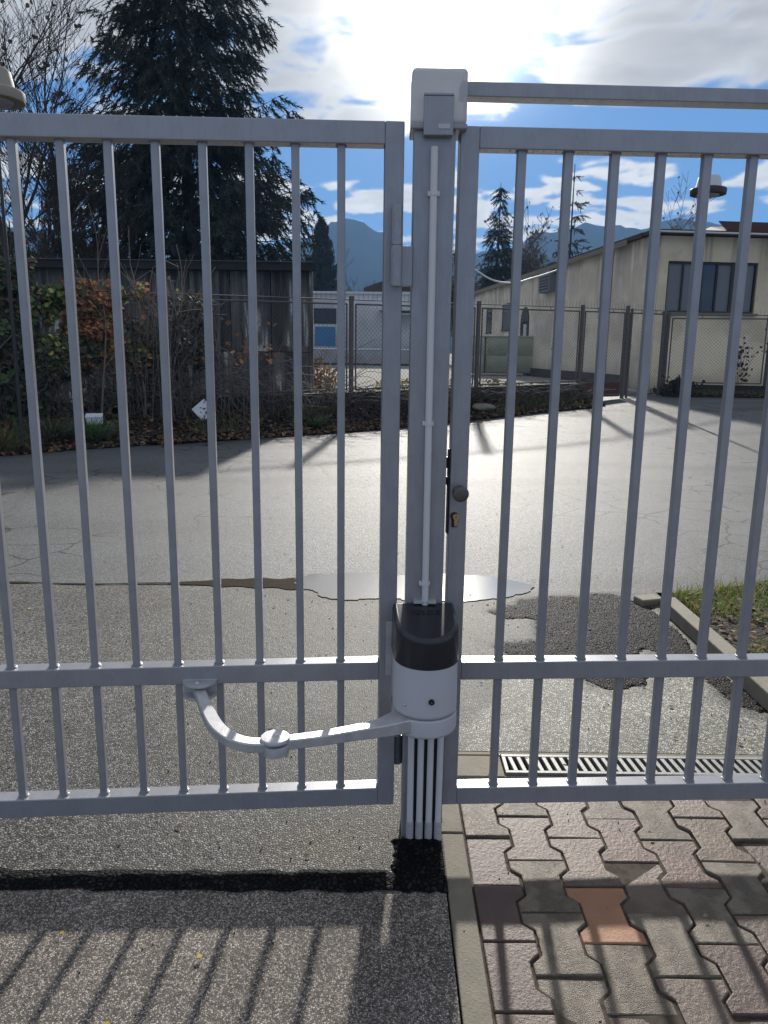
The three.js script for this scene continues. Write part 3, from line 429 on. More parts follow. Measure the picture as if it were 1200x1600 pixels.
    for (let i = 0; i < seg; i++) for (let k = 0; k < K; k++) { const a = i * K + k, b2 = i * K + (k + 1) % K; idx.push(a, b2 + K, b2, a, a + K, b2 + K); }
    for (const r of [0, seg]) for (let k = 1; k < K - 1; k++) r ? idx.push(r * K, r * K + k + 1, r * K + k) : idx.push(0, k, k + 1);
    const g = geoFrom(pos, idx, uv).toNonIndexed(); g.computeVertexNormals(); return g;
  }
  const arm = obj('arm', flatBar([[-0.262, -1.748], [-0.21, -1.768], [-0.156, -1.790], [-0.06, -1.836], [0.0, -1.866], [0.045, -1.90], [0.10, -1.945]], [0.034, 0.034, 0.035, 0.036, 0.044, 0.070, 0.13], [0.452, 0.424], [0.026, 0.042]), M.alu, m, 'straight arm from the motor to the elbow');
  const arm2 = obj('arm', flatBar([[-0.514, -2.008], [-0.490, -1.952], [-0.455, -1.872], [-0.412, -1.795], [-0.362, -1.748], [-0.312, -1.734], [-0.262, -1.747]], [0.034, 0.031, 0.034, 0.036, 0.037, 0.037, 0.038], [0.474, 0.452], 0.025), M.alu, m, 'curved arm from the elbow to the gate bracket');
  const disc = (r, h, y) => new THREE.LatheGeometry([[0, h], [r - 0.003, h], [r, h - 0.003], [r, 0]].map(([a, b]) => new THREE.Vector2(a, b)), 32).translate(0, y, 0);
  const el = obj('elbow', [disc(0.0365, 0.009, 0.477), disc(0.034, 0.026, 0.442)], M.alu, arm); el.position.set(-0.262 - O[0], 0, -1.747 - O[2]);
  obj('pivot_pin', disc(0.0075, 0.003, 0.486), M.steel, arm).position.copy(el.position);
  const half = new THREE.Shape(); half.moveTo(-0.046, 0); half.absarc(0, 0, 0.046, Math.PI, 2 * Math.PI, false); half.lineTo(-0.046, 0);
  const plate = new THREE.ExtrudeGeometry(half, { depth: 0.005, bevelEnabled: true, bevelThickness: 0.001, bevelSize: 0.001, bevelSegments: 1, curveSegments: 20 }).rotateX(-Math.PI / 2);
  const br = obj('gate_bracket', [plate.clone().translate(0, 0.503, 0), plate.clone().translate(0, 0.466, 0), rbox(0.094, 0.044, 0.005, 0, 0.488, -0.0025, 0.001)], M.alu, m); br.position.set(-0.512 - O[0], 0, -2.020 - O[2]); br.rotation.y = 0.07;
  obj('pivot_pin', disc(0.0075, 0.004, 0.509), M.steel, br).position.set(-0.004, 0, 0.018);
}

// ---------------------------------------------------------------- fence on its dark base
const FP = (i) => [-0.67 + (i - 1) * 2.62, -15.1 - (i - 1) * 1.7];
const baseY = (i) => 0.64 + 0.05 * (i - 1), topY = (i) => 2.46 + 0.05 * (i - 1);
function fencePanel(parent, a, b, ya0, yb0, ya1, yb1, spikes = true, plate = 0) {   // a, b ground ends of one bay, between posts
  const dx = b[0] - a[0], dz = b[1] - a[1], L = Math.hypot(dx, dz), ux = dx / L, uz = dz / L, m = 0.10;
  const P = (s, t) => [a[0] + ux * s, mix(mix(ya0, yb0, s / L), mix(ya1, yb1, s / L), t), a[1] + uz * s];
  const H = ya1 - ya0, t0 = 0.05 / H, t1 = 1 - 0.17 / H;
  const c = [P(m, t0), P(L - m, t0), P(L - m, t1), P(m, t1)];
  const fr = obj('panel_frame', [0, 1, 2, 3].map((k) => rod(c[k], c[(k + 1) % 4], 0.017, 0.017, 7)), M.rusty, parent);
  if (plate) obj('bottom_plate', (() => { const q = [P(m, 0.01), P(L - m, 0.01), P(L - m, plate), P(m, plate)]; const g = new THREE.BoxGeometry(L - 2 * m, (ya1 - ya0) * plate, 0.01); g.rotateY(-Math.atan2(uz, ux)); const M0 = P(L / 2, plate / 2); return uvBox(g.translate(...M0), 1); })(), M.rustPlate, parent);
  const W = L - 2 * m, hh = H * (t1 - t0), st = 0.088, wires = [], mk = (s0, h0, s1, h1) => { if (Math.hypot(s1 - s0, h1 - h0) > 0.03) wires.push(rod(P(m + s0, t0 + h0 / H), P(m + s1, t0 + h1 / H), 0.0024, 0.0024, 3)); };
  for (let q = -hh; q < W; q += st) { const s0 = Math.max(0, q), s1 = Math.min(W, q + hh); mk(s0, s0 - q, s1, s1 - q); mk(s0, hh - (s0 - q), s1, hh - (s1 - q)); }
  const w = obj('wire_mesh', wires, M.wire, parent); w.userData.kind = 'stuff';
  if (spikes) { const r = [rod(P(0.03, 1 - 0.09 / H), P(L - 0.03, 1 - 0.09 / H), 0.011, 0.011, 6)]; for (let s = 0.06; s < L - 0.04; s += 0.105) r.push(rod(P(s, 1 - 0.09 / H), P(s, 1 + 0.055 / H), 0.0045, 0.002, 4)); for (const s of [L * 0.33, L * 0.67]) r.push(rod(P(s, t1), P(s, 1 - 0.09 / H), 0.009, 0.009, 5)); obj('spiked_rail', r, M.rusty, parent); }
}
const postBox = (x, z, y0, y1, s = 0.072) => uvBox(new RoundedBoxGeometry(s, y1 - y0, s, 1, 0.008).rotateY(0.57).translate(x, (y0 + y1) / 2, z), 2);
const wallBox = (a, b, y0a, ya, yb, th) => { const dx = b[0] - a[0], dz = b[1] - a[1], L = Math.hypot(dx, dz); const g = new THREE.BoxGeometry(L, 1, th, 10, 3, 1), p = g.attributes.position; for (let i = 0; i < p.count; i++) { const t = p.getX(i) / L + 0.5, v = p.getY(i) + 0.5; p.setY(i, mix(y0a, mix(ya, yb, t), v)); } g.rotateY(-Math.atan2(dz, dx)).translate((a[0] + b[0]) / 2, 0, (a[1] + b[1]) / 2); g.computeVertexNormals(); return uvBox(g, 1.1); };
{
  const w = thing('fence_base_wall', 'low dark mossy concrete wall under the long mesh fence, ending at the entrance gate', 'wall', [0, 0, 0]);
  for (let i = -3; i < 3; i++) obj('wall_section', wallBox(FP(i), FP(i + 1), -0.2, baseY(i), baseY(i + 1), 0.24), M.concreteDark, w);
  const f = thing('mesh_fence', 'long rusty wire mesh fence with spiked top rail running past the shed', 'fence', [0, 0, 0]);
  for (let i = -3; i <= 3; i++) obj('post', postBox(...FP(i), baseY(i) - 0.02, topY(i) - 0.02), M.rusty, f);
  for (let i = -3; i < 3; i++) fencePanel(f, FP(i), FP(i + 1), baseY(i), baseY(i + 1), topY(i), topY(i + 1));
  const g = thing('entrance_gate', 'rusty mesh entrance gate with brown bottom plate in front of the house corner', 'gate', [0, 0, 0]);
  const A = FP(3), B = FP(4), Cc = [mix(A[0], B[0], 0.50), mix(A[1], B[1], 0.50)], y0 = ground(...Cc) + 0.05;
  fencePanel(g, A, Cc, y0, y0, 2.56, 2.58, true, 0.16); fencePanel(g, Cc, B, y0, y0, 2.58, 2.6, true, 0);
  obj('post', postBox(...Cc, y0 - 0.1, 2.58, 0.075), M.rusty, g); obj('post', postBox(Cc[0] + 0.13, Cc[1] - 0.085, y0 - 0.1, 2.52, 0.05), M.rusty, g);
  const rp = [[7.19, -20.2], [9.6, -19.75], [12.0, -19.3], [14.4, -18.85], [16.8, -18.4]];
  const w2 = thing('fence_base_wall', 'low dark wall under the mesh fence in front of the cream house facade', 'wall', [0, 0, 0]);
  const f2 = thing('mesh_fence', 'rusty wire mesh fence in front of the cream house facade and its wide window', 'fence', [0, 0, 0]);
  for (let i = 0; i < 4; i++) { obj('wall_section', wallBox(rp[i], rp[i + 1], 0.1, 0.68, 0.68, 0.22), M.concreteDark, w2); fencePanel(f2, rp[i], rp[i + 1], 0.68, 0.68, 2.5, 2.5); }
  for (const p of rp) obj('post', postBox(...p, 0.3, 2.48), M.rusty, f2);
  obj('post', postBox(7.02, -20.05, 0.3, 2.5, 0.06), M.rusty, f2);
  obj('rusty_stake', postBox(10.75, -19.5, 0.4, 2.3, 0.09), M.rustPlate, f2);
}

// ---------------------------------------------------------------- verge between road and fence
const fenceZ = (x) => -15.1 - 1.7 / 2.62 * (x + 0.67);
const vergeY = (x, t) => 0.012 + (0.36 - 0.12 * smooth(-2, 4, x)) * smooth(0.0, 1.0, t) * 0.95 + 0.06 * (fbm(x * 2.3, t * 2.5, 3, 0, 6) - 0.4) * smooth(0, 0.3, t);
const vergeAt = (x, t) => { const z0 = edgeAt(x) + 0.06, z1 = fenceZ(x) + 0.08, z = mix(z0, z1, t); return [x, ground(x, z) + vergeY(x, t), z]; };
struct('verge', gridSheet(220, 16, (u, v) => vergeAt(mix(-13, 5.06, u), v)), M.soil);
const rvY = (t) => 0.02 + 0.16 * smooth(0, 1, t);
struct('verge', gridSheet(80, 8, (u, v) => { const x = mix(7.02, 16.5, u), z0 = edgeAt(x) + 0.05, z1 = -20.2 + (x - 7.19) * 0.1875 + 0.06, z = mix(z0, Math.min(z1, z0 - 0.1), v); return [x, ground(x, z) + rvY(v), z]; }), M.soil);
const leafQuad = geoFrom([-0.5, 0, -0.35, 0.0, 0.06, -0.5, 0.5, 0, 0, 0.0, 0.10, 0.45, -0.45, 0.02, 0.3], [0, 1, 2, 0, 2, 3, 0, 3, 4]);
const tuftTri = geoFrom([-0.5, 0, 0, 0.5, 0, 0, 0.35, 0.55, 0.14, -0.35, 0.55, 0.14, 0, 1, 0.5], [0, 1, 2, 0, 2, 3, 3, 2, 4]);
{
  const R = rng(31), L = [], C = [];
  for (let i = 0; i < 15000; i++) { const x = mix(-10, 5.0, R()), t = R() < 0.4 ? R() * 0.3 : R(), p = vergeAt(x, t - 0.04); L.push(M4(p[0], p[1] + 0.012 + 0.03 * R() * R(), p[2], 1.4 * (R() - 0.5), R() * 6.3, 1.4 * (R() - 0.5), 0.03 + 0.06 * R())); const q = R(); C.push(q < 0.6 ? RGB(0.075 + 0.07 * R(), 0.038 + 0.03 * R(), 0.02) : q < 0.9 ? RGB(0.035, 0.028, 0.02) : RGB(0.16, 0.12, 0.07)); }
  for (let i = 0; i < 1600; i++) { const x = mix(7.0, 16, R()), z0 = edgeAt(x), z = z0 - 0.6 * R(); L.push(M4(x, ground(x, z) + 0.05 + 0.12 * (z0 - z), z, 1.4 * (R() - 0.5), R() * 6.3, 1.2 * (R() - 0.5), 0.03 + 0.06 * R())); C.push(RGB(0.05 + 0.05 * R(), 0.04 + 0.03 * R(), 0.022)); }
  tag(insts('leaf_litter', leafQuad, M.litter, L, scene, C), 'dark reddish brown fallen leaves along the verge below the fence');
  const G = [], GC = []; // thin low grass
  for (let i = 0; i < 9000; i++) { const x = mix(-10, 5.05, R()), t = R() * 0.75; const d = fbm(x * 1.4, t * 3, 3, 0, 44) + (x > 2.2 ? 0.16 : 0) + (x < -4.2 ? 0.1 : 0); if (R() > smooth(0.5, 0.75, d)) continue; const p = vergeAt(x, t); G.push(M4(p[0], p[1], p[2], 0.8 * (R() - 0.5), R() * 6.3, 0.8 * (R() - 0.5), 0.012, 0.06 + 0.14 * R(), 0.16)); const q = R(); GC.push(q < 0.4 ? RGB(0.11, 0.09, 0.04) : RGB(0.05 + 0.06 * R(), 0.09 + 0.06 * R(), 0.025)); }
  for (let i = 0; i < 2600; i++) { const x = mix(7.0, 16, R()), z = edgeAt(x) - 0.05 - 0.5 * R(); G.push(M4(x, ground(x, z) + 0.04, z, 0.8 * (R() - 0.5), R() * 6.3, 0.8 * (R() - 0.5), 0.014, 0.06 + 0.12 * R(), 0.16)); GC.push(RGB(0.07 + 0.05 * R(), 0.10 + 0.04 * R(), 0.03)); }
  tag(insts('verge_grass', tuftTri, M.blade, G, scene, GC), 'thin low winter grass growing on the verge below the fence');
}
function grassTuft(x, t, n, h, w, col, label, seed) {
  const p = vergeAt(x, t), R = rng(seed), g = thing('grass_tuft', label, 'grass tuft', [p[0], p[1] - 0.02, p[2]], 0, 'grass tufts on the verge'), L = [], C = [];
  for (let i = 0; i < n; i++) { const a = R() * 6.28, r = w * Math.sqrt(R()); L.push(M4(Math.cos(a) * r, 0, Math.sin(a) * r, 0.3 + 0.5 * R(), -a + Math.PI / 2, 0, 0.012, h * (0.5 + 0.6 * R()), h * 0.9)); C.push(RGB(col[0] * (0.6 + 0.8 * R()), col[1] * (0.6 + 0.7 * R()), col[2])); }
  insts('blades', tuftTri, M.blade, L, g, C);
}
grassTuft(-4.35, 0.32, 420, 0.42, 0.20, [0.06, 0.15, 0.03], 'bright green grass tuft in front of the small white box', 2);
grassTuft(-5.35, 0.30, 420, 0.42, 0.36, [0.15, 0.15, 0.04], 'yellowish green drooping grass tuft at the far left of the verge', 3);
grassTuft(-1.27, 0.40, 240, 0.28, 0.16, [0.07, 0.15, 0.05], 'small green grass tuft below the right end of the shed', 4);
grassTuft(-4.85, 0.45, 240, 0.40, 0.25, [0.08, 0.08, 0.045], 'greyish dry grass tuft left of the bright green one', 5);
{ // litter on the verge
  const p = vergeAt(-4.47, 0.62), b = thing('white_box', 'small white box lying tilted on the verge behind a green tuft', 'box', [p[0], p[1] + 0.09, p[2]], 0.25); b.rotation.z = -0.06; b.rotation.x = 0.25;
  obj('carton', new RoundedBoxGeometry(0.24, 0.12, 0.16, 2, 0.012), M.paper, b); obj('lid', new RoundedBoxGeometry(0.25, 0.018, 0.17, 2, 0.004).translate(0, 0.064, 0), M.paper, b);
  const q = vergeAt(-3.02, 0.62), s = thing('paper_sheet', 'dirty white diamond shaped paper sheet leaning among the leaves', 'paper', [q[0], q[1] + 0.17, q[2]], 0.2);
  const R = rng(4), g = gridSheet(8, 8, (u, v) => [(u - 0.5) * 0.27, 0.012 * Math.sin(u * 5 + v * 3), (v - 0.5) * 0.27]); g.rotateX(Math.PI / 2).rotateZ(0.72).rotateX(-0.25);
  const both = merge([g, (() => { const h = g.clone(); h.translate(0, 0, -0.004); return h; })()]); obj('sheet', both, M.paper, s);
  obj('print', [[0.02, 0.02, 0.05, 0.02], [-0.03, 0.05, 0.03, 0.015], [0.03, -0.05, 0.02, 0.04], [-0.05, -0.02, 0.02, 0.02]].map(([x, y, w, h]) => box(w, h, 0.002, x, y, 0.017).rotateZ(0.3)), M.tarDark, s);
  const sp = vergeAt(2.05, 0.45), st = thing('stone', 'pale flat stone lying on the verge right of the gate post', 'stone', [sp[0], sp[1] + 0.05, sp[2]], 0.4); const ig = new THREE.IcosahedronGeometry(0.2, 2), ip = ig.attributes.position; for (let i = 0; i < ip.count; i++) { const k = 0.8 + 0.4 * vnoise(ip.getX(i) * 9 + 5, ip.getZ(i) * 9 + ip.getY(i) * 4, 0, 3); ip.setXYZ(i, ip.getX(i) * k * 1.3, ip.getY(i) * k * 0.42, ip.getZ(i) * k); } ig.computeVertexNormals(); obj('boulder', uvBox(ig, 2), M.concrete, st);
}

// ---------------------------------------------------------------- shed, houses, yard things
{
  const s = thing('shed', 'dark stained concrete panel shed with black flat roof behind the fence', 'shed', [-4.42, 0, -16.3]);
  const x0 = -2.95, x1 = 2.88, n = 7, w = (x1 - x0) / n, R = rng(12);
  for (let r = 0; r < 2; r++) { const y0 = r ? 1.385 : -0.3, y1 = r ? 2.985 : 1.372; for (let i = 0; i < n; i++) { const g = uvBox(box(w - 0.016, y1 - y0, 0.10, 0, 0, 0, 0.008), 1, R() * 4, R() * 4); const p = obj('panel', g, M.slab, s); p.position.set(x0 + (i + 0.5) * w, (y0 + y1) / 2, -0.05 + 0.012 * (R() - 0.5)); } }
  const plan = (a, b, z0, z1, k) => [[a, z0], [b, z0], [b - k, z1], [a + k, z1]];
  obj('wall', uvBox(prism(plan(x0 + 0.02, x1 - 0.02, -0.105, -3.6, 0.62), -0.3, 2.98), 1), M.tarDark, s);
  for (const x of [x0, 0.97, x1]) obj('pilaster', uvBox(box(0.07, 3.25, 0.07, x, 1.36, 0.03, 0.006), 1, R() * 3), M.slab, s);
  const rf = obj('roof', uvBox(prism(plan(x0 - 0.06, x1 + 0.05, 0.24, -3.7, 0.72), 2.985, 3.14, 0.004), 1), M.tarDark, s); obj('edge_strip', box(x1 - x0 + 0.14, 0.012, 0.03, (x0 + x1) / 2, 3.147, 0.262), M.wire, rf);
}
{ // long cream house: gable-less eave wall runs away at 6 degrees, facade across
  const C = [7.97, -24.3], h = thing('cream_house', 'long stained cream house with wide window behind the right fence', 'house', [C[0], 0, C[1]]);
  h.rotation.y = 6 * Math.PI / 180;                     // local -z runs along the long wall, local +x along the facade
  const g0 = 0.25, H = 4.93, Lw = 26;
  obj('wall', uvBox(box(0.25, H - g0, Lw, 0.125, (H + g0) / 2, -Lw / 2), 1, 0.3, 0), M.plaster, h, 'long stained side wall');
  // facade with its opening: window from 0.52 to 3.5, 2.71 to 4.20
  const wx0 = 0.55, wx1 = 3.44, wy0 = 2.70, wy1 = 4.21, FW = 9, th = 0.25;
  obj('facade', [box(wx0 - 0.26, H - g0, th, (wx0 + 0.26) / 2, (H + g0) / 2, -th / 2), box(FW - wx1, H - g0, th, (FW + wx1) / 2, (H + g0) / 2, -th / 2), box(wx1 - wx0, wy0 - g0, th, (wx0 + wx1) / 2, (wy0 + g0) / 2, -th / 2), box(wx1 - wx0, H - wy1, th, (wx0 + wx1) / 2, (H + wy1) / 2, -th / 2)].map((g) => uvBox(g, 1, 2.15, 0)), M.facade, h);
  const win = obj('window', [box(wx1 - wx0, 0.06, 0.09, (wx0 + wx1) / 2, wy0 + 0.03, -0.10), box(wx1 - wx0, 0.06, 0.09, (wx0 + wx1) / 2, wy1 - 0.03, -0.10), ...[wx0 + 0.03, wx0 + 0.52, wx0 + 1.02, wx0 + 1.13, wx0 + 1.62, wx0 + 2.12, wx0 + 2.23, wx1 - 0.03].map((x, i) => box(i % 3 === 2 || i === 3 ? 0.09 : 0.05, wy1 - wy0 - 0.12, 0.085, x, (wy0 + wy1) / 2, -0.10))], M.frameDark, h);
  const xs = [wx0 + 0.05, wx0 + 0.52, wx0 + 1.02, wx0 + 1.62, wx0 + 2.12, wx1 - 0.06];
  for (let i = 0; i < 5; i++) obj('pane', box(xs[i + 1] - xs[i] - 0.03, wy1 - wy0 - 0.12, 0.012, (xs[i] + xs[i + 1]) / 2, (wy0 + wy1) / 2, -0.12 - 0.004 * (i % 2)), i === 2 ? M.glass : M.curtain, win);
  obj('sill', box(wx1 - wx0 + 0.16, 0.05, 0.14, (wx0 + wx1) / 2, wy0 - 0.026, 0.05), M.concrete, h);
  obj('room_back', box(FW, H, 0.1, FW / 2, H / 2, -3), M.tarDark, h);
  const rf = obj('roof', [box(FW + 0.5, 0.10, 7, FW / 2 + 0.1, H + 0.075, -3.1), box(0.42, 0.12, Lw - 0.2, 0.02, H + 0.064, -Lw / 2 - 0.3)], M.roofDark, h);
  obj('gutter', box(FW + 0.46, 0.05, 0.09, FW / 2 + 0.13, H + 0.05, 0.452, 0.015), M.lampWhite, rf);
  const hip = new THREE.BufferGeometry(); { const a = [2.3, H + 0.13, 0.2], b = [12, H + 0.13, 0.2], c = [12, H + 1.3, -5], d = [4.4, H + 1.1, -5], e = [2.3, H + 0.13, -5]; const P = [a, b, c, a, c, d, a, d, e].flat(); hip.setAttribute('position', new THREE.Float32BufferAttribute(P, 3)); hip.computeVertexNormals(); }
  obj('tiled_roof', uvBox(hip, 2), M.tile, rf);
  for (let i = 0; i < 9; i++) obj('tile_course', box(10 - i * 0.25, 0.03, 0.06, 7.3 + i * 0.12, H + 0.16 + (i + 0.4) * 0.118, 0.2 - (i + 0.4) * 0.52), M.tile, rf);
  obj('downpipe', [cyl(0.055, 0.055, H - 0.5, -0.08, (H + 0.5) / 2, 0.06, 10), rod([-0.08, H - 0.05, 0.06], [0.05, H + 0.04, 0.4], 0.05, 0.05, 8)], M.pipeRed, h);
  obj('plinth', [uvBox(box(0.08, 0.5, 12, -0.04, g0 + 0.25, -7), 1)], M.concreteDark, h);
  // barge board of the long eave, shown pale
  obj('eave_board', box(0.05, 0.17, Lw - 1.5, -0.20, H - 0.02, -Lw / 2 - 0.7), M.concrete, h);
  const slit = (t0, t1, y0, y1, pane = M.glass) => { const f = obj('window', [box(0.05, y1 - y0, 0.05, -0.012, (y0 + y1) / 2, -t0 - 0.025), box(0.05, y1 - y0, 0.05, -0.012, (y0 + y1) / 2, -t1 + 0.025), box(0.05, 0.05, t1 - t0, -0.012, y1 - 0.025, -(t0 + t1) / 2), box(0.09, 0.06, t1 - t0 + 0.1, -0.03, y0, -(t0 + t1) / 2)], M.frameDark, h); obj('pane', box(0.02, y1 - y0 - 0.06, t1 - t0 - 0.06, -0.008, (y0 + y1) / 2, -(t0 + t1) / 2), pane, f); };
  slit(8.0, 8.85, 1.6, 3.85); slit(16.0, 17.6, 2.55, 3.9); slit(20.0, 21.2, 2.5, 3.85);
  const dr = obj('door', [box(0.06, 2.4, 1.3, -0.02, 1.7, -13.3), cyl(0.65, 0.65, 0.06, 0, 0, 0, 20).rotateZ(Math.PI / 2).translate(-0.02, 2.9, -13.3)], M.frameDark, h); obj('door_leaf', box(0.03, 2.2, 0.5, -0.06, 1.65, -13.1), M.white, dr);
  const vb = obj('vent_box', box(0.3, 0.86, 1.4, -0.16, 4.38, -9.7, 0.02), M.curtain, h); for (let i = 0; i < 6; i++) obj('louvre', box(0.03, 0.04, 1.2, -0.325, 4.08 + i * 0.12, -9.7), M.frameDark, vb);
}
{
  const mk = (x, label) => { const b = thing('metal_cabinet', label, 'cabinet', [x, 0.47, -36.6], 0.02, 'pale green cabinets by the house'); obj('cabinet_body', box(1.12, 1.62, 1.1, 0, 0.84, 0, 0.03), M.green, b); obj('lid', box(1.18, 0.06, 1.16, 0, 1.68, 0, 0.015), M.white, b); for (const y of [0.44, 1.22]) obj('door_panel', box(1.0, 0.72, 0.03, 0, y, 0.56, 0.01), M.green, b); obj('handle', box(0.05, 0.22, 0.05, 0.42, 0.84, 0.59, 0.01), M.lampWhite, b); return b; };
  mk(5.13, 'left pale green metal cabinet standing by the long cream wall'); mk(6.42, 'right pale green metal cabinet standing by the long cream wall'); mk(3.95, 'pale cabinet half hidden behind the right gate stile').traverse((o) => { if (o.isMesh && o.material === M.green) o.material = M.white; });
}
{ // pale building far behind the middle of the fence
  const b = thing('pale_building', 'far pale flat-roofed building with blue panel beside the shed', 'building', [-2, 0.4, -60]);
  obj('wall', uvBox(box(9.2, 5.25, 6, 0.7, 2.6, -3), 0.5), M.white, b);
  obj('roof', box(9.5, 0.16, 6.3, 0.7, 5.3, -3), M.lampWhite, b);
  const w = obj('window', [box(1.7, 0.08, 0.08, -2.65, 4.1, 0.02), box(1.7, 0.08, 0.08, -2.65, 3.05, 0.02), box(0.08, 1.0, 0.08, -3.46, 3.57, 0.02), box(0.08, 1.0, 0.08, -1.84, 3.57, 0.02)], M.frameDark, b); obj('pane', box(1.56, 0.96, 0.04, -2.65, 3.57, 0.01), M.glass, w);
  obj('panel', box(1.55, 1.4, 0.06, -2.65, 2.1, 0.03), M.blue, b, 'blue panel below the window');
  obj('downpipe', cyl(0.1, 0.1, 4.3, 2.1, 2.3, 0.08, 8), M.frameDark, b);
  const d = obj('door', [box(0.12, 3.0, 0.1, 2.9, 1.6, 0.05), box(0.12, 3.0, 0.1, 2.2, 1.6, 0.05)], M.frameDark, b); obj('door_leaf', box(0.58, 2.9, 0.05, 2.55, 1.6, 0.04), M.lampWhite, d);
  const c = obj('canopy', [box(3.0, 0.14, 1.4, 3.0, 4.05, 0.7), box(2.7, 0.12, 1.2, 3.0, 3.75, 0.6)], M.lampWhite, b); obj('canopy_edge', box(3.02, 0.05, 0.05, 3.0, 3.95, 1.42), M.frameDark, c);
  const p = thing('garden_wall', 'low white wall with pale coping in front of the far building', 'wall', [-2, 0.4, -57.5]); obj('wall', uvBox(box(9.5, 1.1, 0.25, 0.5, 0.55, 0), 0.5), M.white, p); obj('coping', box(9.6, 0.1, 0.4, 0.5, 1.17, 0), M.paper, p); obj('dark_foot', box(9.5, 0.16, 0.05, 0.5, 0.06, 0.16), M.frameDark, p);
  const r = thing('small_house', 'far cream house with dark low roof left of the post', 'house', [1.2, 0.4, -70]); obj('wall', uvBox(box(4.6, 6.6, 6, 1.0, 3.3, -3), 0.5), M.facade, r);
  obj('roof', (() => { const s = new THREE.Shape(); s.moveTo(-3.2, 6.1); s.lineTo(1.0, 7.6); s.lineTo(5.2, 6.1); s.lineTo(5.2, 5.9); s.lineTo(-3.2, 5.9); return new THREE.ExtrudeGeometry(s, { depth: 7, bevelEnabled: false }).translate(0, 0.3, -6.3); })(), M.roofDark, r);
}
{ // lamps
  const mkLamp = (label, pos, H, R0, top, band, pm) => { const l = thing('street_lamp', label, 'lamp', pos); const P = (a) => a.map(([r, y]) => new THREE.Vector2(r * R0, y * R0)); obj('pole', cyl(0.026, 0.022, H, 0, H / 2, 0, 12), pm, l); obj('foot', cyl(0.04, 0.032, 0.2, 0, 0.08, 0, 12), pm, l);
    const s = obj('lamp_shade', new THREE.LatheGeometry(P([[0, 1.05], [0.3, 1.04], [0.52, 0.98], [0.60, 0.90], [0.70, 0.42], [0.74, 0.36]]), 28).translate(0, H, 0), top, l); obj('brim', new THREE.LatheGeometry(P([[0.70, 0.38], [0.97, 0.30], [1.0, 0.24], [0.98, -0.02], [0.92, -0.04], [0.3, -0.02], [0, -0.02]]), 28).translate(0, H, 0), band, l); obj('glass_ring', new THREE.LatheGeometry(P([[0.62, -0.03], [0.55, -0.12], [0.2, -0.16], [0, -0.16]]), 24).translate(0, H, 0), M.lens, l); return l; };
  mkLamp('pale hat shaped street lamp with dark rim seen above the house roof', [5.665, 0.05, -14.5], 4.16, 0.31, M.lampWhite, M.lampDark, M.paint);
  mkLamp('beige street lamp head at the left edge above the gate', [-5.06, 0.1, -10.7], 4.40, 0.38, M.lampBeige, M.lampBeige, M.frameDark);
  const cab = thing('cable', 'thin white overhead cable sagging towards the cream house', 'cable', [0, 0, 0]); obj('wire', tube([[1.4, 4.75, -24], [2.036, 4.316, -24], [2.662, 3.867, -24.2], [3.267, 3.60, -24.6], [3.844, 3.56, -25], [4.9, 3.9, -27], [6.9, 4.7, -31.5]], 0.028, 60, 6), M.cable, cab);
}

// ---------------------------------------------------------------- trees
// one hanging spray of needles, a metre long, from the origin downwards
function spray(n, seed, spread = 0.24, wide = 0.05) {
  const R = rng(seed), pos = [], idx = []; const tri = (a, b, c) => { const o = pos.length / 3; pos.push(...a, ...b, ...c); idx.push(o, o + 1, o + 2); };
  tri([-0.012, 0, 0], [0.012, 0, 0], [0.02, -1, 0.05]); tri([0, 0, -0.012], [0, 0, 0.012], [0.02, -1, 0.05]);
  for (let i = 0; i < n; i++) { const t = (i + R()) / n, a = R() * 6.28, r = spread * (1 - 0.55 * t) * (0.6 + 0.6 * R()), y = -t * 0.92, d = 0.14 + 0.14 * R(), cx = Math.cos(a), cz = Math.sin(a), w = wide * (0.6 + 0.7 * R()); tri([-cz * w, y, cx * w], [cz * w, y - 0.02, -cx * w], [cx * r, y - d, cz * r]); tri([-w * cx, y, -w * cz], [0, y + w, 0], [cx * r * 0.8, y - d * 0.7, cz * r]); }
  return geoFrom(pos, idx);
}
const sprays = [spray(26, 1, 0.24, 0.027), spray(26, 2, 0.24, 0.027)];
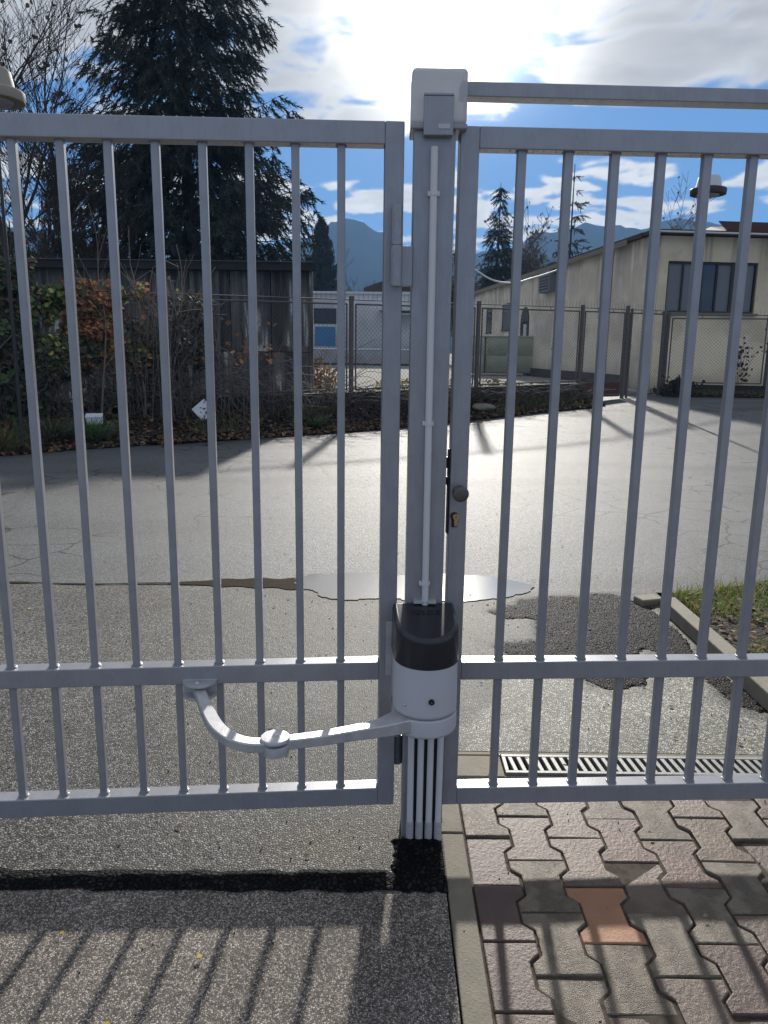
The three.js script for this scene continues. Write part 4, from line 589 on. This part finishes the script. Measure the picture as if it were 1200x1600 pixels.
function conifer(o) { // o: name,label,pos,H,R,y0,step,per,seed,size,gap,tint,curve,droop
  const t = thing(o.name, o.label, 'tree', o.pos), R = rng(o.seed), lists = [[], []], cols = [[], []], limbs = [];
  obj('trunk', new THREE.LatheGeometry([[o.H * 0.0115, -0.5], [o.H * 0.010, 1], [o.H * 0.0065, o.H * 0.5], [0.02, o.H]].map(([r, y]) => new THREE.Vector2(r, y)), 10), M.bark, t);
  const shape = o.shape ?? ((k) => Math.pow(k, 0.72));
  for (let y = o.y0; y < o.H - 0.15; y += o.step * (0.7 + 0.6 * R())) {
    const k = (o.H - y) / (o.H - o.y0), len0 = o.R * shape(k) * (0.92 + 0.16 * R()); const n = Math.max(3, Math.round(o.per * (0.75 + 0.5 * R())));
    for (let b = 0; b < n; b++) {
      if (R() < (o.gap ?? 0)) continue;
      const a = b / n * 6.283 + R() * 1.2, len = len0 * (0.62 + 0.46 * R()), dr = o.droop * (0.7 + 0.6 * R()), ca = Math.cos(a), sa = Math.sin(a);
      const at = (s) => [ca * s * len, y + len * (0.06 * s - dr * Math.sin(s * 2.2) * s + (o.tip ?? 0.28) * dr * s * s * s * 1.9), sa * s * len];
      let p = at(0); for (let q = 1; q <= 4; q++) { const p2 = at(q / 4); limbs.push(rod(p, p2, Math.max(0.008, len * 0.012 * (1 - (q - 1) / 4.5)), Math.max(0.005, len * 0.012 * (1 - q / 4.5)), 3)); p = p2; }
      const dens = o.dens ?? 9, m = Math.max(3, Math.round(len * dens));
      for (let i = 0; i < m; i++) { const s = 0.12 + 0.9 * Math.pow((i + R()) / m, 0.85); const c = at(Math.min(1, s)), side = (R() - 0.5) * 2 * len * (o.fan ?? 0.20) * (1.1 - 0.75 * s), w = R() < 0.5 ? 0 : 1; const sz = o.size * (0.6 + 0.8 * R()) * (0.75 + 0.4 * k);
        const lf = (o.lift ?? 0) * (0.5 + 0.9 * R()), sd = Math.sign(side) * lf * 0.7; lists[w].push(new THREE.Matrix4().compose(new THREE.Vector3(c[0] - sa * side, c[1] - Math.abs(side) * 0.25 * (o.sideDroop ?? 1), c[2] + ca * side), new THREE.Quaternion().setFromEuler(new THREE.Euler((R() - 0.5) * 0.5 - lf * sa - sd * ca, R() * 6.3, (R() - 0.5) * 0.5 + lf * ca - sd * sa, 'ZXY')), new THREE.Vector3(sz * (0.8 + 0.4 * R()), sz, sz))); const q = 0.6 + 0.8 * R(); cols[w].push(RGB(o.tint[0] * q, o.tint[1] * q, o.tint[2] * q)); }
    }
  }
  obj('limbs', limbs, M.bark, t).userData.kind = 'stuff';
  for (const w of [0, 1]) insts('crown', sprays[w], M.blade2 ??= Object.assign(std([1, 1, 1], 0.85), { side: THREE.DoubleSide }), lists[w], t, cols[w]);
  return t;
}
const gy = (x, z) => ground(x, z) - 0.05;
conifer({ name: 'spruce_tree', label: 'very tall dark spruce tree with drooping branches towering behind the shed', pos: [-6.35, gy(-6.35, -26), -26], H: 22, R: 4.35, y0: 3.4, step: 0.37, per: 8, seed: 3, size: 0.56, droop: 0.17, tip: 0.5, lift: 0.75, tint: [0.042, 0.054, 0.045], dens: 13, fan: 0.26, gap: 0.05, shape: (k) => Math.pow(k, 1.02) * (1 - 0.3 * smooth(0.9, 1, k)) });
conifer({ name: 'spruce_tree', label: 'small dark spruce tree left of the towering spruce', pos: [-12.2, gy(-12.2, -30), -30], H: 8.4, R: 1.9, y0: 0.8, step: 0.24, per: 7, seed: 5, size: 0.42, droop: 0.12, tint: [0.020, 0.028, 0.020], dens: 12 });
conifer({ name: 'cypress_tree', label: 'narrow dark evergreen tree beside the right end of the shed', pos: [-6.15, gy(-6.15, -75), -75], H: 13.3, R: 1.6, y0: 0.5, step: 0.3, per: 8, seed: 7, size: 0.8, droop: -0.9, tip: 0, tint: [0.022, 0.032, 0.024], dens: 13, shape: (k) => Math.pow(Math.sin(Math.min(1, k * 1.6) * 1.571), 0.7) });
conifer({ name: 'pine_tree', label: 'dark spruce tree standing just right of the post against clouds', pos: [8.25, gy(8.25, -60), -60], H: 13.2, R: 1.75, y0: 1.2, step: 0.42, per: 6, seed: 11, size: 0.8, droop: -0.30, tip: 0, lift: 0.8, tint: [0.030, 0.042, 0.032], dens: 9, gap: 0.12 });
conifer({ name: 'pine_tree', label: 'sparse layered conifer with visible trunk above the cream house', pos: [12.45, gy(12.45, -55), -55], H: 13.4, R: 2.0, y0: 4.2, step: 0.75, per: 5, seed: 13, size: 0.55, droop: -0.02, lift: 1.1, tint: [0.045, 0.06, 0.042], dens: 10, gap: 0.15, fan: 0.3 });
conifer({ name: 'evergreen_bush', label: 'dark evergreen bush behind the left end of the shed', pos: [-11.2, gy(-11.2, -24), -24], H: 5.1, R: 1.9, y0: 0.3, step: 0.22, per: 8, seed: 17, size: 0.5, droop: 0.1, tint: [0.030, 0.038, 0.024], dens: 10, shape: (k) => Math.pow(Math.sin(Math.min(1, k * 1.3) * 1.571), 0.8) });
conifer({ name: 'evergreen_bush', label: 'dark evergreen bush between the bare tree and the towering spruce', pos: [-9.1, gy(-9.1, -27), -27], H: 4.9, R: 1.6, y0: 0.3, step: 0.22, per: 8, seed: 19, size: 0.5, droop: 0.1, tint: [0.032, 0.042, 0.028], dens: 10, shape: (k) => Math.pow(Math.sin(Math.min(1, k * 1.3) * 1.571), 0.8) });

function bareTree(o) { // o: label,pos,H,seed,r,spread,depth,mat,leaves
  const t = thing(o.name ?? 'bare_tree', o.label, o.cat ?? 'tree', o.pos), R = rng(o.seed), trunk = [], twigs = [], tips = [];
  const grow = (p, d, len, r, lv) => {
    let q = p.clone(), dir = d.clone(); const n = lv < 2 ? 5 : 3;
    for (let i = 0; i < n; i++) { const e = q.clone().addScaledVector(dir, len / n); const r2 = Math.max(o.rmin ?? 0.006, r * (1 - 0.42 * (i + 1) / n)); (lv === 0 ? trunk : twigs).push(rod(q.toArray(), e.toArray(), Math.max(o.rmin ?? 0.006, r * (1 - 0.42 * i / n)), r2, lv < 2 ? 6 : 3)); q = e; dir.add(new THREE.Vector3((R() - 0.5) * 0.3, 0.06 + (R() - 0.5) * 0.16, (R() - 0.5) * 0.3)).normalize();
      if (lv < o.depth && (lv > 0 || i > 0)) { const m = lv === 0 ? (o.side ?? 2) : 1 + (R() < 0.45 ? 1 : 0); for (let k = 0; k < m; k++) { const a = R() * 6.283, up = o.up ?? 0.75; const nd = dir.clone().multiplyScalar(up).add(new THREE.Vector3(Math.cos(a), 0.12, Math.sin(a)).multiplyScalar(o.spread)).normalize(); grow(q, nd, len * (0.42 + 0.24 * R()) * (lv === 0 ? 1 - 0.08 * i : 1), r2 * 0.58, lv + 1); } } }
    if (lv < o.depth) grow(q, dir.clone(), len * 0.6, r * 0.55, lv + 1); else tips.push(q);
  };
  grow(new THREE.Vector3(0, -0.2, 0), new THREE.Vector3(o.lean ?? 0, 1, 0).normalize(), o.H * 0.52, o.r, 0);
  obj('trunk', trunk, o.mat ?? M.bark, t); obj('branches', twigs, o.mat ?? M.bark, t).userData.kind = 'stuff';
  if (o.leaves) { const L = [], C = []; for (const p of tips) if (R() < o.leaves) { L.push(M4(p.x, p.y, p.z, R() * 3, R() * 6, R() * 3, o.leafSize ?? 0.09)); const q = 0.7 + 0.6 * R(), c = o.leafCol ?? [0.09, 0.06, 0.03]; C.push(RGB(c[0] * q, c[1] * q, c[2] * q)); } if (L.length) insts('leaves', leafQuad, M.leaf, L, t, C); }
  return t;
}
bareTree({ label: 'bare dark tree with fine twigs at the left edge above the gate', pos: [-9.35, gy(-9.4, -20), -20], H: 12.4, seed: 8, r: 0.105, spread: 0.55, rmin: 0.005, depth: 4, side: 2, leaves: 0.10, leafSize: 0.12 });
bareTree({ label: 'slim bare tree between the left edge and the towering spruce', pos: [-8.5, gy(-8.5, -22), -22], H: 9.6, seed: 21, r: 0.075, spread: 0.5, depth: 4, side: 2, lean: 0.03, leaves: 0.08 });
bareTree({ label: 'small bare tree right of the narrow evergreen behind the fence', pos: [-3.5, 0.4, -78], H: 9.5, seed: 34, r: 0.08, spread: 0.8, depth: 4, side: 2, mat: M.twig, rmin: 0.012 });
for (const [x, z, H, s, l] of [[9.6, -66, 11.2, 41, 'grey brown bare tree behind the dark spruce right of the post'], [11.3, -70, 11.8, 43, 'tall grey brown bare tree between the two right conifers'], [6.6, -72, 9.6, 45, 'hazy bare tree seen beside the right gate stile'], [26.0, -75, 14.6, 47, 'faint bare tree top behind the cream house roof']]) bareTree({ label: l, pos: [x, 0.4, z], H, seed: s, r: 0.12, spread: 0.75, depth: 4, side: 3, mat: M.twig, rmin: 0.014, leaves: 0.25, leafSize: 0.25, leafCol: [0.10, 0.07, 0.05] });

// ---------------------------------------------------------------- climbers, brambles and weeds on the fence
const onFence = (t, off) => { const x = -5.91 + 2.62 * t, z = -11.7 - 1.7 * t; return [x + 0.544 * off, z + 0.839 * off]; };
function climber(label, t0, t1, y0, y1, n, size, colors, seed, dense = 0.35) {
  const c = onFence((t0 + t1) / 2, 0.15), g0 = ground(...c), g = thing('climbing_plant', label, 'climbing plant', [c[0], g0, c[1]]), R = rng(seed), L = [], C = [], stems = [];
  const S = Math.max(3, Math.round((t1 - t0) * 26));
  for (let i = 0; i < S; i++) { const a = onFence(mix(t0, t1, R()), 0.1 + 0.1 * R()), b = onFence(mix(t0, t1, R()), 0.05 + 0.3 * R()); const pts = []; for (let k = 0; k <= 5; k++) { const q = k / 5; pts.push([mix(a[0], b[0], q) - c[0] + 0.22 * (R() - 0.5), mix(0.25, (y0 + y1) / 2 + (y1 - y0) * (R() * 0.7), q), mix(a[1], b[1], q) - c[1] + 0.22 * (R() - 0.5)]); } stems.push(tube(pts, 0.006 + 0.006 * R(), 14, 4)); }
  obj('stems', stems, R() < 0.5 ? M.twig : M.paleTwig, g).userData.kind = 'stuff';
  for (let i = 0; i < n; i++) { const t = mix(t0, t1, R()), y = mix(y0, y1, R()), q = fbm(t * 9, y * 3, 3, 0, seed); if (R() > smooth(dense, dense + 0.22, q)) continue; const edgeK = Math.min(1, Math.min(t - t0, t1 - t) / 0.03 + 0.3) * Math.min(1, (y1 - y) / 0.15 + 0.35); if (R() > edgeK) continue; const p = onFence(t, 0.02 + 0.34 * R() * (0.4 + q)); L.push(M4(p[0] - c[0], y, p[1] - c[1], 0.9 + 0.9 * (R() - 0.5), 0.6 + 1.6 * (R() - 0.5), 1.4 * (R() - 0.5), size * (0.55 + 0.8 * R()))); const k = colors[Math.floor(R() * colors.length)], w = 0.6 + 0.8 * R(); C.push(RGB(k[0] * w, k[1] * w, k[2] * w)); }
  insts('leaves', leafQuad, M.leaf, L, g, C);
}
const cG = [0.075, 0.13, 0.035], cD = [0.03, 0.055, 0.02], cY = [0.36, 0.36, 0.08], cB = [0.14, 0.075, 0.035], cO = [0.50, 0.20, 0.06], cK = [0.034, 0.025, 0.018], cR = [0.27, 0.09, 0.04];
climber('dark green climber with brown leaves covering the fence at the far left', -0.5, 0.22, 0.3, 2.7, 8000, 0.09, [cD, cG, cB, cK, cD], 61, 0.22);
climber('yellowish green climber on the fence left of the orange one', 0.16, 0.38, 1.0, 2.35, 3600, 0.085, [cG, cY, cB, cD, cG], 62, 0.28);
climber('rusty orange leaved climber hanging over the top of the fence', 0.33, 0.60, 1.1, 2.45, 4200, 0.075, [cO, cR, cB, cO, cR, cG], 63, 0.28);
climber('small fresh green climber below the rusty orange leaves', 0.36, 0.46, 1.0, 1.55, 420, 0.10, [cG, [0.09, 0.16, 0.05], cD], 64, 0.3);
climber('sparse yellow green climber right of the orange one', 0.56, 0.74, 0.9, 2.45, 1300, 0.075, [cY, cG, cO, cB], 65, 0.38);
climber('dark brown tangle of dead climber low on the left fence', -0.4, 1.05, 0.3, 1.5, 6000, 0.075, [cK, cB, cK, cD], 66, 0.3);
climber('few dead orange leaves hanging on the fence before the shed', 1.0, 1.45, 1.0, 1.95, 200, 0.085, [cO, cR, cB], 67, 0.5);
climber('dark sparse dead climber on the fence before the left half of the shed', 0.6, 1.1, 0.3, 2.3, 3600, 0.07, [cK, cB, cD], 68, 0.42);
{ // dry canes and brambles: arching pale stems, several plants
  const R = rng(91);
  const bramble = (label, t0, t1, n, ymin, ymax, mat, pos2 = 0.25) => { const c = onFence((t0 + t1) / 2, 0.3), y0 = ground(...c) + 0.25, g = thing('bramble', label, 'bramble', [c[0], y0, c[1]]), S = []; for (let i = 0; i < n; i++) { const a = onFence(mix(t0, t1, R()), pos2 + 0.3 * R()), dx = (R() - 0.5) * 2.2, h = mix(ymin, ymax, R() * R() * 0.6 + 0.4 * R()), dz = (R() - 0.5) * 0.5; const q = [a[0] - c[0], a[1] - c[1]]; S.push(tube([[q[0], -0.1, q[1]], [q[0] + dx * 0.15 + 0.04 * (R() - 0.5), h * 0.45, q[1] + dz * 0.3], [q[0] + dx * 0.5, h * (0.85 + 0.1 * R()), q[1] + dz * 0.6], [q[0] + dx, h * (0.75 + 0.45 * R()), q[1] + dz]], 0.004 + 0.003 * R(), 12, 3)); } obj('canes', S, mat, g).userData.kind = 'stuff'; };
  bramble('dense dry brambles in front of the left fence', -0.5, 1.0, 110, 0.3, 1.9, M.twig);
  bramble('pale dry canes arching before the middle of the shed', 0.8, 1.9, 110, 0.3, 1.5, M.paleTwig);
  bramble('low dry tangle below the right half of the shed', 1.3, 2.5, 150, 0.2, 0.8, M.twig, 0.35);
  bramble('tall pale upright canes before the left shed corner', 0.6, 0.95, 26, 1.4, 3.1, M.paleTwig);
  bramble('low dark dry tangle below the fence right of the post', 2.6, 3.9, 90, 0.15, 0.6, M.twig, 0.35);
}
for (const [t, H, s, l, lean] of [[0.70, 3.3, 3, 'thin leafless sapling growing before the left fence', -0.06], [0.47, 3.5, 5, 'thin leafless sapling behind the orange climber', 0.02], [0.82, 3.1, 9, 'thin forked leafless sapling nearer the shed', 0.1]]) { const p = onFence(t, 0.35); bareTree({ name: 'sapling', cat: 'sapling', label: l, pos: [p[0], ground(...p) + 0.2, p[1]], H, seed: s, r: 0.02, spread: 0.45, depth: 2, side: 1, lean, mat: M.paleTwig, rmin: 0.004, leaves: 0.1, leafSize: 0.07, leafCol: [0.2, 0.2, 0.06] }); }
function weed(label, x, z, n, h, w, seed, col, y0) {
  const g = thing('dry_weed', label, 'weed', [x, y0, z]), R = rng(seed), S = [], L = [], C = [];
  for (let i = 0; i < n; i++) { const a = R() * 6.28, r = w * R(), hh = h * (0.45 + 0.6 * R()), tx = Math.cos(a) * r * 1.5, tz = Math.sin(a) * r * 0.8, bx = tx * 0.3, bz = tz * 0.3; const top = [tx, hh, tz]; S.push(tube([[bx, 0, bz], [mix(bx, tx, 0.4), hh * 0.5, mix(bz, tz, 0.4)], top], 0.005, 8, 3)); for (let k = 0; k < 9; k++) { const q = 0.35 + 0.68 * R(); L.push(M4(mix(bx, tx, q) + 0.16 * (R() - 0.5), hh * q, mix(bz, tz, q) + 0.1 * (R() - 0.5), R() * 3, R() * 6, R() * 3, 0.045 + 0.05 * R())); const k2 = 0.6 + 0.8 * R(); C.push(RGB(col[0] * k2, col[1] * k2, col[2] * k2)); } }
  obj('stems', S, M.twig, g).userData.kind = 'stuff'; insts('leaves', leafQuad, M.leaf, L, g, C);
}
weed('tall dry brown weed before the wide house window', 10.0, -19.45, 20, 1.75, 0.5, 3, [0.06, 0.04, 0.03], 0.6);
weed('dry leafy weed right of the tall weed at the right fence', 11.0, -19.3, 12, 1.4, 0.45, 4, [0.07, 0.05, 0.035], 0.6);
weed('low dry weed left of the tall weed at the right fence', 8.9, -19.7, 12, 1.2, 0.4, 6, [0.06, 0.045, 0.035], 0.6);
weed('dark leafless bush at the foot of the right gate post', 7.35, -19.6, 40, 0.5, 0.4, 7, [0.04, 0.03, 0.025], 0.4);
weed('orange brown dry bush behind the fence beside the shed', -1.5, -18.2, 46, 1.25, 0.42, 8, [0.30, 0.15, 0.05], 0.1);
weed('yellow dry grass clump behind the fence left of the post', 0.1, -18.6, 70, 0.62, 0.75, 9, [0.26, 0.20, 0.06], 0.1);
weed('yellow dry weeds behind the fence right of the post', 2.9, -21.2, 40, 0.5, 0.8, 10, [0.20, 0.16, 0.06], 0.25);
{
  const R = rng(55), G = [], GC = []; for (let i = 0; i < 5000; i++) { const x = mix(-1.3, 3.6, R()), z = fenceZ(x) - 0.4 - 2.8 * R(); G.push(M4(x, ground(x, z) - 0.02, z, 0.7 * (R() - 0.5), R() * 6.3, 0.7 * (R() - 0.5), 0.016, 0.12 + 0.3 * R(), 0.2)); GC.push(R() < 0.5 ? RGB(0.24, 0.20, 0.07) : RGB(0.14, 0.17, 0.05)); }
  tag(insts('dry_grass', tuftTri, M.blade, G, scene, GC), 'yellow dry grass growing behind the middle of the fence');
}

{ // loose grit and bits of leaf on the asphalt and pavers
  const R = rng(202), L = [], C = [], D = [], DC = [], peb = new THREE.IcosahedronGeometry(1, 0);
  for (let i = 0; i < 1500; i++) { const x = mix(-2.4, 1.6, R()), z = mix(-4.4, -0.9, R()); if (x > 0.18 && z > -2.6 && R() < 0.5) continue; const sz = 0.0012 + 0.0035 * R() * R(); L.push(M4(x, (z > -1.8 ? 0.001 : 0.005) + sz * 0.4, z, R() * 3, R() * 6, R() * 3, sz, sz * 0.7, sz)); const q = R() < 0.6 ? 0.02 + 0.03 * R() : 0.12 + 0.15 * R(); C.push(RGB(q * 1.05, q, q * 0.9)); }
  tag(insts('grit', peb, M.litter, L, scene, C), 'small loose stones scattered over the asphalt and pavers');
  for (let i = 0; i < 150; i++) { const x = mix(-2.6, 1.6, R()), z = mix(-7, -1.0, R() * 0.9 + 0.1 * R()); D.push(M4(x, 0.009, z, 0.3 * (R() - 0.5), R() * 6, 0.3 * (R() - 0.5), 0.008 + 0.014 * R())); DC.push(R() < 0.12 ? RGB(0.4, 0.3, 0.04) : RGB(0.06 + 0.05 * R(), 0.035 + 0.02 * R(), 0.02)); }
  tag(insts('leaf_scraps', leafQuad, M.litter, D, scene, DC), 'tiny brown leaf scraps scattered over the asphalt');
}

renderer.render(scene, camera);
